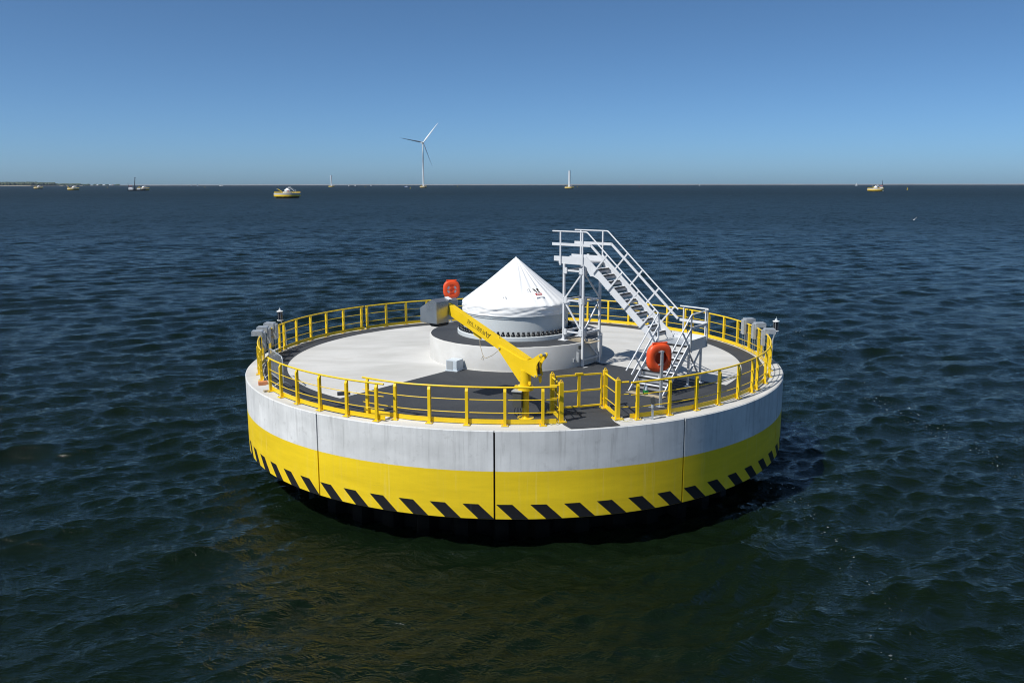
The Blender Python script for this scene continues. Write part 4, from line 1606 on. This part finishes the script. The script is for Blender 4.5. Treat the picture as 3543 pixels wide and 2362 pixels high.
# camera / sensor on a short post outside the front right railing
sc_ = thing('sensor_post', pol(9.60, -66.0, 0.0), 'small dark sensor box on a short post at the front right rim', 'sensor')
o = pol(9.60, -66.0, 0.0)
MB().bar(o, o + AZ * 0.34, 0.055, 0.055, (1, 0, 0)).build('post', 'galv', sc_, 0)
MB().tube([o + AZ * 0.34, o + AZ * 0.44], 0.05, 12).build('battery', 'box_grey', sc_, 40)
m = MB()
m.box(o + AZ * 0.55, (0.12, 0.09, 0.20), Matrix.Rotation(R(-12), 3, 'Y'))
m.build('sensor_box', 'dark_box', sc_, 0)
MB().tube([o + V(-0.12, 0.0, 0.36), o + V(0.12, 0.02, 0.36)], 0.009, 6).build('clamp_bolt', 'galv', sc_)
MB().bar(o + V(-0.24, -0.02, 0.05), o + V(0.02, -0.02, 0.05), 0.02, 0.03).build('bracket', 'galv', sc_, 0)
MB().bar(o + V(-0.24, -0.10, 0.02), o + V(-0.24, 0.02, 0.05), 0.02, 0.03).build('bracket', 'galv', sc_, 0)

# green lamp hanging on the rail
lp = pol(9.43, -66.8, 0)
hl = thing('hanging_lamp', lp + AZ * 0.70, 'green hand lamp with clear top hanging on the front right rail', 'lamp')
MB().tube([lp + AZ * 1.12 + V(-0.03, 0.03, 0), lp + AZ * 1.05 + V(0.0, 0.04, 0), lp + AZ * 0.95 + V(0, 0.05, 0)], 0.008, 5).build('hook', 'rubber', hl)
m = MB()
m.lathe([(0.0, 0.96), (0.04, 0.955), (0.055, 0.93), (0.055, 0.82), (0.0, 0.82)], 16, lp + V(0, 0.05, 0))
m.build('lens', 'clear_plastic', hl, 40)
m = MB()
m.boxz(lp + V(0, 0.05, 0.755), (0.11, 0.10, 0.13), R(20))
m.build('lamp_body', 'green_plastic', hl, 0)

# small flood light on the pedestal wall
fa = R(-50)
o = D(PCX + 3.30 * math.cos(fa), PCY + 3.30 * math.sin(fa), 0.55)
fo = Vector((math.cos(fa), math.sin(fa), 0))
fl = thing('wall_flood_light', o, 'small flood light on a thin plate fixed to the pedestal wall', 'light')
ft = Vector((-fo.y, fo.x, 0))
m = MB()
m.prism([(0.0, -0.18), (0.14, -0.18), (0.14, 0.17), (0.0, 0.17)], o, fo, AZ, ft, -0.008, 0.008)
m.build('bracket_plate', 'galv', fl, 0)
MB().tube([o + fo * 0.10 + AZ * 0.17, o + fo * 0.12 + AZ * 0.25, o + fo * 0.16 + AZ * 0.30], 0.012, 6).build('arm', 'galv', fl)
m = MB()
m.box(o + fo * 0.18 + AZ * 0.36, (0.10, 0.05, 0.13), Matrix.Rotation(fa + R(70), 3, 'Z'))
m.build('lamp_head', 'dark_box', fl, 0)
MB().boxz(o + ft * -0.11 + fo * 0.02 + AZ * -0.12, (0.04, 0.09, 0.12), fa).build('socket', 'box_grey', fl, 0)

# ------------------------------------------------------------------ things far out
def far(px, d, z=0.0):
    depth = 0.98354 * d + 1.83
    return Vector((-0.084 + (px - 1771.5) / 2964.37 * depth, -32.33 + d, z))


def far_platform(loc, label, rot=0.0, tentq=True):
    root = thing('foundation_platform', loc, label, 'foundation', 'turbine foundations in the water')
    L = Vector(loc)
    n = 48
    m = MB(); m.lathe([(9.9, DZ - 1.16), (9.9, DZ), (9.4, DZ + 0.02), (3.3, DZ + 0.15), (0, DZ + 0.15)], n, L); m.build('concrete_rim', 'far_concrete', root, 40)
    m = MB(); m.lathe([(8.5, DZ - 2.547), (9.9, DZ - 2.547), (9.9, DZ - 1.16)], n, L); m.build('yellow_band', 'yellow', root, 40)
    m = MB(); m.lathe([(8.6, -0.8), (8.6, DZ - 2.54)], n, L); m.build('column', 'pile_steel', root, 40)
    m = MB()
    for k in range(66):
        a = 2 * math.pi * k / 66
        w = 2 * math.pi / 66
        vs = [(9.92 * math.cos(a + x), 9.92 * math.sin(a + x), z) for x, z in ((0, DZ - 2.11), (0.475 * w, DZ - 2.11), (0.95 * w, DZ - 2.54), (0.475 * w, DZ - 2.54))]
        m.add([Vector(q) + L for q in vs], [(3, 2, 1, 0)])
    m.build('hazard_stripes', 'stripe_black', root, 0)
    m = MB()
    for k in range(54):
        a = 2 * math.pi * k / 54
        m.boxz(L + V(9.44 * math.cos(a), 9.44 * math.sin(a), DZ + 0.55), (0.08, 0.08, 1.1), a)
    for z, r_ in ((1.09, 0.03), (0.735, 0.015), (0.37, 0.015)):
        m.tube([L + V(9.43 * math.cos(t), 9.43 * math.sin(t), DZ + z) for t in np.linspace(0, 2 * math.pi, 55)], r_, 4, False)
    m.lathe([(9.40, DZ + 0.05), (9.40, DZ + 0.18)], 54, L)
    m.build('railing', 'yellow', root, 0)
    m = MB(); m.lathe([(3.3, DZ), (3.3, DZ + 1.02), (0, DZ + 1.03)], 36, L); m.build('pedestal', 'far_concrete', root, 40)
    if tentq:
        m = MB(); m.lathe([(2.0, DZ + 1.02), (2.0, DZ + 2.0)], 32, L); m.build('tower_base', 'tower_grey', root, 40)
        m = MB(); m.lathe([(2.06, DZ + 1.85), (2.06, DZ + 2.25), (1.0, DZ + 3.05), (0.0, DZ + 3.9)], 32, L); m.build('conical_cover', 'white_tarp', root, 30)
    # crane
    q = L + V(-3.2, -8.0, DZ)
    m = MB()
    m.tube([q, q + AZ * 1.5], 0.16, 8)
    m.bar(q + V(0.25, -0.05, 1.35), q + V(-2.8, 0.6, 3.2), 0.26, 0.42)
    m.build('crane', 'yellow', root, 0)
    MB().box(q + V(-3.0, 0.6, 3.0), (0.6, 1.0, 0.65)).build('winch_housing', 'box_grey', root, 0)
    # stairs
    m = MB()
    b = L + V(2.2, -1.6, DZ)
    for dy in (0, 1.0):
        m.bar(b + V(0, dy, 0.1), b + V(0, dy, 4.9), 0.08, 0.08)
        m.bar(b + V(-0.9, dy, 1.0), b + V(-0.9, dy, 4.9), 0.08, 0.08)
        m.bar(b + V(-1.3, dy, 3.9), b + V(0.2, dy, 3.9), 0.06, 0.3)
        m.bar(b + V(-1.3, dy, 4.92), b + V(0.2, dy, 4.92), 0.06, 0.06)
        m.bar(b + V(0.2, dy, 4.92), b + V(3.0, dy, 2.4), 0.06, 0.06)
        m.bar(b + V(0.2, dy, 3.85), b + V(3.0, dy, 1.4), 0.06, 0.28)
        m.bar(b + V(3.0, dy, 2.45), b + V(4.2, dy, 2.45), 0.06, 0.06)
        m.bar(b + V(4.2, dy, 0.1), b + V(4.2, dy, 2.45), 0.08, 0.08)
    m.box(b + V(3.6, 0.5, 1.42), (1.2, 1.0, 0.06))
    for i in range(11):
        m.box(b + V(0.35 + i * 0.24, 0.5, 3.7 - i * 0.2), (0.24, 1.0, 0.05))
    m.build('stairs', 'alu', root, 0)
    q = L + V(1.9, -8.9, DZ)
    m = MB()
    m.tube([q + V(0, -0.1, 1.5), q + V(0, 0.1, 1.5)], 0.42, 14)
    m.bar(q, q + AZ * 1.6, 0.07, 0.07)
    m.build('life_ring', 'orange', root, 0)
    if rot:
        root.rotation_euler = (0, 0, R(rot))
    return root


far_platform(far(995.5, 652), 'mid-distance foundation with white cone and stairs, left of the near platform', 6)
far_platform(far(3029, 1122), 'distant foundation with white cone and service boat behind, at far right', -8)
far_platform(far(134, 2011), 'tiny distant foundation at the far left below the woods', 20)
far_platform(far(255, 1535), 'small distant foundation at left, second from the left edge', -5)
far_platform(far(497, 1420), 'distant foundation at left with work vessel moored in front', 12)
far_platform(far(1466, 2333), 'distant yellow foundation carrying the complete wind turbine', 0, False)
far_platform(far(1970.5, 1823), 'distant foundation carrying the taller looking tower stub right of the turbine', 0, False)
far_platform(far(1147.8, 2860), 'farthest foundation carrying the tower stub left of the turbine', 0, False)

# wind turbine
tl = far(1466, 2333)
wt = thing('wind_turbine', tl + AZ * (DZ + 1.0), 'white three-bladed wind turbine standing far out on the horizon', 'wind turbine')
HUBZ = 118.0
m = MB()
m.lathe([(2.15, DZ + 1.0), (2.1, 40), (1.85, 80), (1.5, HUBZ - 1.8)], 28, tl)
m.build('tower', 'blade', wt, 40)
yaw = R(-62)
ax = Vector((math.cos(yaw), math.sin(yaw), 0))
side = Vector((-ax.y, ax.x, 0))
m = MB()
m.bar(tl + V(0, 0, HUBZ) - ax * 9.0, tl + V(0, 0, HUBZ) + ax * 2.5, 4.0, 4.2)
m.build('nacelle', 'blade', wt, 0)
hubc = tl + V(0, 0, HUBZ) + ax * 4.2
m = MB()
m.tube([hubc - ax * 1.7, hubc - ax * 0.5, hubc + ax * 1.0, hubc + ax * 2.0], [1.9, 2.1, 1.7, 0.5], 16)
m.build('hub', 'blade', wt, 50)
for ang_ in (51.0, 171.0, 291.0):
    rd = side * math.cos(R(ang_)) + AZ * math.sin(R(ang_))
    ch = rd.cross(ax).normalized()
    pitchv = (ch * 0.82 + ax * 0.57).normalized()
    thick = rd.cross(pitchv).normalized()
    vs, fs = [], []
    stn = ((1.2, 2.4, 2.2), (5, 2.6, 2.0), (12, 4.1, 1.1), (25, 3.3, 0.7), (42, 2.2, 0.42), (58, 1.3, 0.22), (65, 0.6, 0.12), (67, 0.15, 0.05))
    for r_, c_, t_ in stn:
        bend = ax * (3.0 * (r_ / 67) ** 2)
        ctr = hubc + rd * r_ + bend
        for k in range(12):
            a = 2 * math.pi * k / 12
            vs.append(ctr + pitchv * (c_ / 2 * math.cos(a)) + thick * (t_ / 2 * math.sin(a)))
    for i in range(len(stn) - 1):
        for k in range(12):
            fs.append((i * 12 + k, i * 12 + (k + 1) % 12, i * 12 + 12 + (k + 1) % 12, i * 12 + 12 + k))
    fs.append(tuple(range(len(vs) - 12, len(vs))))
    m = MB()
    m.add(vs, fs)
    fixn(m.build('rotor_blade', 'blade', wt, 60))

for px_, d_, hh, lb in ((1970.5, 1823, 37.0, 'white bare tower stub on the foundation right of the turbine'), (1147.8, 2860, 38.5, 'white bare tower stub on the farthest foundation left of the turbine')):
    q = far(px_, d_)
    st_ = thing('tower_section', q + AZ * (DZ + 1.0), lb, 'tower section')
    m = MB()
    m.lathe([(2.12, DZ + 1.0), (2.1, hh)], 28, q)
    m.build('shell', 'blade', st_, 40)
    m = MB()
    m.lathe([(2.2, hh - 0.25), (2.2, hh), (0.0, hh + 0.02)], 28, q)
    m.build('top_flange', 'tower_grey', st_, 40)


# ------------------------------------------------------------------ boats
def hull(m, L, length, beam, h, ang, z0=-0.3, sheer=0.5):
    """simple hull with pointed bow along local +x"""
    ex = Vector((math.cos(ang), math.sin(ang), 0))
    ey = Vector((-ex.y, ex.x, 0))
    st = [(-0.5, 0.40, 0), (-0.25, 0.5, 0), (0.1, 0.5, 0.15), (0.32, 0.34, 0.45), (0.5, 0.02, 1.0)]
    vs, fs = [], []
    for x, w, s in st:
        for sgn, zz, wf in ((-1, z0, 0.75), (-1, h + sheer * s, 1.0), (1, h + sheer * s, 1.0), (1, z0, 0.75)):
            vs.append(Vector(L) + ex * (x * length) + ey * (sgn * w * beam * wf) + Vector((0, 0, zz)))
    for i in range(len(st) - 1):
        for k in range(4):
            fs.append((i * 4 + k, i * 4 + (k + 1) % 4, i * 4 + 4 + (k + 1) % 4, i * 4 + 4 + k))
    fs += [(3, 2, 1, 0), tuple(len(vs) - 4 + k for k in range(4))]
    m.add(vs, fs)
    return ex, ey


def sailboat(px, d, h, label, ang=0.3):
    L = far(px, d)
    root = thing('sailing_boat', L, label, 'sailing boat', 'sailing boats on the horizon')
    m = MB()
    ex, ey = hull(m, L, h * 0.75, h * 0.22, 0.9, R(ang))
    fixn(m.build('hull', 'boat_white', root, 0))
    MB().tube([L + AZ * 0.8, L + AZ * h], 0.09, 6).build('mast', 'alu', root)
    m = MB()
    m.prism([(-0.36 * h, 1.4), (-0.02 * h, 1.3), (-0.01 * h, h * 0.98)], L, ex, AZ, ey, -0.04, 0.04)
    m.build('mainsail', 'sail', root, 0)
    m = MB()
    m.prism([(0.36 * h, 1.2), (0.015 * h, 1.2), (0.012 * h, h * 0.85)], L, ex, AZ, ey, -0.04, 0.04)
    m.build('jib', 'sail', root, 0)


sailboat(2963.7, 3600, 13.5, 'white sailing boat left of the far right foundation', 10)
sailboat(684, 4300, 11, 'white sailing boat on the left horizon, right one of the pair', 40)
sailboat(662, 5200, 10, 'tiny white sailing boat on the left horizon, left one of the pair', 60)
sailboat(1284, 4200, 9, 'small white sailing boat between tower stub and turbine', 20)
sailboat(2421, 4200, 9, 'small white sailing boat right of the middle on the horizon', 20)


def work_boat(px, d, ang, label, hullmat='dark_hull', cranes=True, k=1.0):
    L = far(px, d)
    root = thing('work_vessel', L, label, 'work boat')
    m = MB()
    ex, ey = hull(m, L, 27 * k, 8 * k, 1.6, R(ang), -0.5, 1.2)
    fixn(m.build('hull', hullmat, root, 0))
    an = R(ang)
    m = MB(); m.boxz(L + ex * (-8.6 * k) + AZ * 3.2, (6.5 * k, 5.5 * k, 3.2), an); m.boxz(L + ex * (-8.8 * k) + AZ * 5.8, (4.6 * k, 4.4 * k, 2.2), an)
    m.build('wheelhouse', 'boat_white', root, 0)
    m = MB(); m.boxz(L + ex * (-8.8 * k) + AZ * 5.9, (4.7 * k, 4.5 * k, 0.8), an); m.build('window_band', 'solar_cell', root, 0)
    m = MB(); m.boxz(L + ex * (-8.6 * k) + AZ * 7.2, (5.2 * k, 5.0 * k, 0.5), an); m.build('roof', 'boat_red', root, 0)
    if cranes:
        m = MB()
        m.tube([L + ex * -3 + AZ * 1.6, L + ex * -2.6 + AZ * 9, L + ex * -1.4 + AZ * 20.5], [0.9, 0.7, 0.45], 8)
        m.boxz(L + ex * -1.2 + AZ * 20.4, (1.6, 1.0, 0.9), an)
        m.build('crane_boom', 'dark_hull', root, 0)
        m = MB(); m.tube([L + ex * -12 + AZ * 1.8, L + ex * -12.6 + AZ * 11.5], [0.4, 0.25], 6); m.build('mast', 'dark_hull', root)
        m = MB(); m.boxz(L + ex * 3.5 + AZ * 2.9, (5.0, 3.2, 2.4), an); m.build('deck_container', 'boat_white', root, 0)
    else:
        m = MB(); m.tube([L + ex * -6 + AZ * 2, L + ex * -5.6 + AZ * 14], [0.55, 0.2], 6); m.build('mast', 'dark_hull', root)
    return root


work_boat(474, 1395, 8, 'dark work vessel with raised crane and white wheelhouse at far left')
work_boat(3036, 1150, 170, 'service vessel with dark mast behind the far right foundation', 'boat_white', False, 0.55)

L = far(1407, 2700)
rb = thing('motor_boat', L, 'blue and white motor boat just left of the turbine', 'motor boat')
m = MB(); hull(m, L, 14, 4, 1.5, R(170), -0.3, 1.0); fixn(m.build('hull', 'blue_hull', rb, 0))
MB().boxz(L + V(0.2, 0, 2.3), (5.5, 3, 1.8), 0).build('cabin', 'boat_white', rb, 0)
MB().boxz(L + V(-3.4, 0, 1.7), (4, 2.6, 0.8), 0).build('foredeck', 'boat_white', rb, 0)
MB().tube([L + V(1, 0, 3), L + V(1.2, 0, 6)], 0.1, 6).build('mast', 'alu', rb)

L = far(1222, 3500)
bg_ = thing('barge', L, 'long low dark barge with two white deckhouses on the horizon', 'barge')
m = MB(); hull(m, L, 42, 7, 1.6, R(180), -0.4, 0.5); fixn(m.build('hull', 'dark_hull', bg_, 0))
for dx in (-17, 9):
    MB().boxz(L + V(dx, 0, 2.6), (5, 4, 2.4)).build('deckhouse', 'boat_white', bg_, 0)
MB().tube([L + V(-14, 0, 2), L + V(-11, 0, 8)], 0.2, 6).build('derrick', 'dark_hull', bg_)

L = far(766, 4800)
ts = thing('tall_ship', L, 'white hulled sailing ship with bare masts on the left horizon', 'sailing ship')
m = MB(); hull(m, L, 24, 5.5, 2.2, R(160), -0.3, 1.0); fixn(m.build('hull', 'boat_white', ts, 0))
MB().boxz(L + V(2, 0, 3.0), (10, 4, 1.6)).build('deckhouse', 'dark_hull', ts, 0)
for dx in (-5, 4):
    m = MB()
    m.tube([L + V(dx, 0, 2), L + V(dx, 0, 22)], 0.18, 6)
    m.build('mast', 'alu', ts)
    for z in (9, 14):
        MB().bar(L + V(dx - 4, 0, z), L + V(dx + 4, 0, z), 0.15, 0.15).build('yard', 'alu', ts, 0)

for px_, d_, mat_, lb in ((3140, 1420, 'yellow', 'yellow marker buoy right of the far right foundation'), (1420, 1950, 'yellow', 'yellow marker buoy before the motor boat'), (1583.5, 3000, 'yellow', 'yellow marker buoy right of the turbine'),
                          (1997.8, 2600, 'yellow', 'yellow marker buoy beside the right tower stub'), (2212, 2600, 'boat_red', 'red marker buoy right of the middle'), (372, 2700, 'yellow', 'yellow marker buoy at far left'), (710, 2700, 'yellow', 'yellow marker buoy left of the tall ship'), (1264, 2700, 'yellow', 'yellow marker buoy below the barge')):
    L = far(px_, d_)
    root = thing('marker_buoy', L, lb, 'buoy', 'marker buoys')
    m = MB(); m.lathe([(0.0, -0.5), (1.0, -0.4), (1.1, 0.5), (0.5, 0.9), (0.28, 1.0), (0.24, 2.9), (0.0, 3.0)], 14, L); m.build('float', mat_, root, 40)
    m = MB(); m.bar(L + V(-0.45, 0, 3.0), L + V(0.45, 0, 3.9), 0.14, 0.14); m.bar(L + V(0.45, 0, 3.0), L + V(-0.45, 0, 3.9), 0.14, 0.14); m.build('topmark', mat_, root, 0)

# gull
L = Vector((-0.084 + (3149 - 1771.5) / 2964.37 * 124, -32.33 + 124, 5.0))
gu = thing('gull', L, 'white gull gliding low over the water at right', 'bird')
m = MB()
m.tube([L + V(-0.05, 0.16, 0), L + V(-0.02, 0.08, 0.0), L, L + V(0.03, -0.1, 0.02), L + V(0.04, -0.17, 0.03), L + V(0.05, -0.22, 0.02)], [0.015, 0.045, 0.06, 0.05, 0.03, 0.008], 8)
m.build('body', 'feather', gu, 60)
for pts, mt in (([(0.02, 0), (0.20, 0.20), (0.40, 0.40), (0.37, 0.36), (0.16, 0.09), (0.02, -0.05)], 'feather'), ([(-0.02, 0), (-0.18, 0.10), (-0.38, 0.16), (-0.36, 0.12), (-0.17, 0.02), (-0.02, -0.05)], 'feather_grey')):
    m = MB()
    m.prism(pts, L, (1, 0, 0), (0, -0.25, 0.97), (0, 0.97, 0.25), -0.012, 0.012)
    fixn(m.build('wing', mt, gu, 0))

# ------------------------------------------------------------------ distant shore
m = MB()
arc = []
for i, a in enumerate(np.linspace(125, 55, 141)):
    ca, sa = math.cos(R(a)), math.sin(R(a))
    base = Vector((0, -32, 0))
    h = 5.6 + 0.8 * math.sin(i * 0.7) * math.sin(i * 0.23)
    for r_, z in ((7480, -1.0), (7520, h), (7560, h), (7640, -1.0)):
        arc.append(base + V(ca * r_, sa * r_, z))
fs = [(i * 4 + k, i * 4 + k + 1, i * 4 + 4 + k + 1, i * 4 + 4 + k) for i in range(140) for k in range(3)]
m.add(arc, fs)
tag(fixn(m.build('dyke', 'dyke_grass', None, 40)), 'low pale dyke along the whole horizon', kind='structure')

m = MB()
vs = []
pts = [(-20, 5300), (60, 5350), (140, 5500), (200, 5700), (300, 6000), (420, 6500), (560, 7200)]
for px_, d_ in pts:
    a = far(px_, d_)
    b = far(px_ - 60, d_ + 900)
    vs += [V(a.x, a.y, -0.5), V(a.x, a.y + 40, 2.0), V(b.x, b.y, 3.0), V(b.x, b.y + 60, -0.5)]
m.add(vs, [(i * 4 + k, i * 4 + 4 + k, i * 4 + 5 + k, i * 4 + 1 + k) for i in range(len(pts) - 1) for k in range(3)])
tag(fixn(m.build('coast', 'beach', None, 40)), 'low sandy coast at the far left', kind='structure')

# wood on the coast: one far mass of crowns
m = MB()
random.seed(21)


def crown(c, w, h):
    n = 9
    vs = []
    for i in range(5):
        t = i / 4
        for k in range(n):
            a = 2 * math.pi * k / n
            rr_ = w * math.sin(math.pi * (0.12 + 0.82 * t)) * random.uniform(0.7, 1.15)
            vs.append(c + V(rr_ * math.cos(a), rr_ * math.sin(a), h * (0.08 + 0.92 * t) * random.uniform(0.94, 1.05)))
    fs = [(i * n + k, i * n + (k + 1) % n, (i + 1) * n + (k + 1) % n, (i + 1) * n + k) for i in range(4) for k in range(n)]
    fs.append(tuple(4 * n + k for k in range(n)))
    m.add(vs, fs)


for i in range(520):
    px_ = random.uniform(-60, 192)
    crown(far(px_, random.uniform(5450, 5750), 1.5), random.uniform(7, 13), random.uniform(17, 22) + (3 if px_ < 130 else 0))
for i in range(160):
    px_ = random.uniform(192, 280)
    crown(far(px_, random.uniform(5750, 6000), 1.5), random.uniform(6, 11), random.uniform(9, 15))
for i in range(50):
    px_ = random.uniform(280, 312)
    crown(far(px_, random.uniform(5900, 6100), 1.5), random.uniform(5, 9), random.uniform(6, 12))
for i in range(60):
    px_ = random.choice((328, 332, 346, 350, 352, 372, 400, 406, 410, 412)) + random.uniform(-5, 5)
    crown(far(px_, random.uniform(6200, 6500), 1.5), random.uniform(4, 8), random.uniform(5, 12))
tag(m.build('woodland', 'leaf_mass', None, 0), 'dark belt of trees on the coast at the far left', 'woodland', kind='stuff')
hl_ = (('white low house at the edge of the coastal trees', 331), ('house with brown roof on the coast, left of the white hall', 340), ('long white hall among the coastal trees', 358), ('small house right of the white hall on the coast', 378), ('last small house at the right end of the coast', 392))
for i, (lb, px_) in enumerate(hl_):
    L = far(px_, 6300 + 20 * i, 2.0)
    root = thing('house', L, lb, 'house', 'houses on the far coast')
    w_ = 24 if 'hall' in lb else 12
    MB().box(L + AZ * 2, (w_, 9, 4)).build('wall', 'far_concrete', root, 0)
    m = MB()
    m.prism([(-5, 4), (5, 4), (0, 7)], L, (0, 1, 0), AZ, (1, 0, 0), -w_ / 2 - 0.5, w_ / 2 + 0.5)
    m.build('roof', 'far_concrete' if 'hall' in lb else 'roof_brown', root, 0)

# ------------------------------------------------------------------ haze
hz_m = bpy.data.materials.new('haze_air')
hz_m.use_nodes = True
hz_m.node_tree.nodes.clear()
vo = hz_m.node_tree.nodes.new('ShaderNodeVolumePrincipled')
vo.inputs['Color'].default_value = (0.62, 0.78, 1.0, 1)
vo.inputs['Density'].default_value = 2.4e-5
vo.inputs['Anisotropy'].default_value = 0.0
mo = hz_m.node_tree.nodes.new('ShaderNodeOutputMaterial')
hz_m.node_tree.links.new(vo.outputs[0], mo.inputs['Volume'])
MATS['haze_air'] = hz_m
m = MB()
m.box((0, 4000, 101), (20000, 9000, 204))
hz = m.build('haze', 'haze_air', None, 0)
tag(hz, 'thin bluish summer haze over the water', kind='stuff')
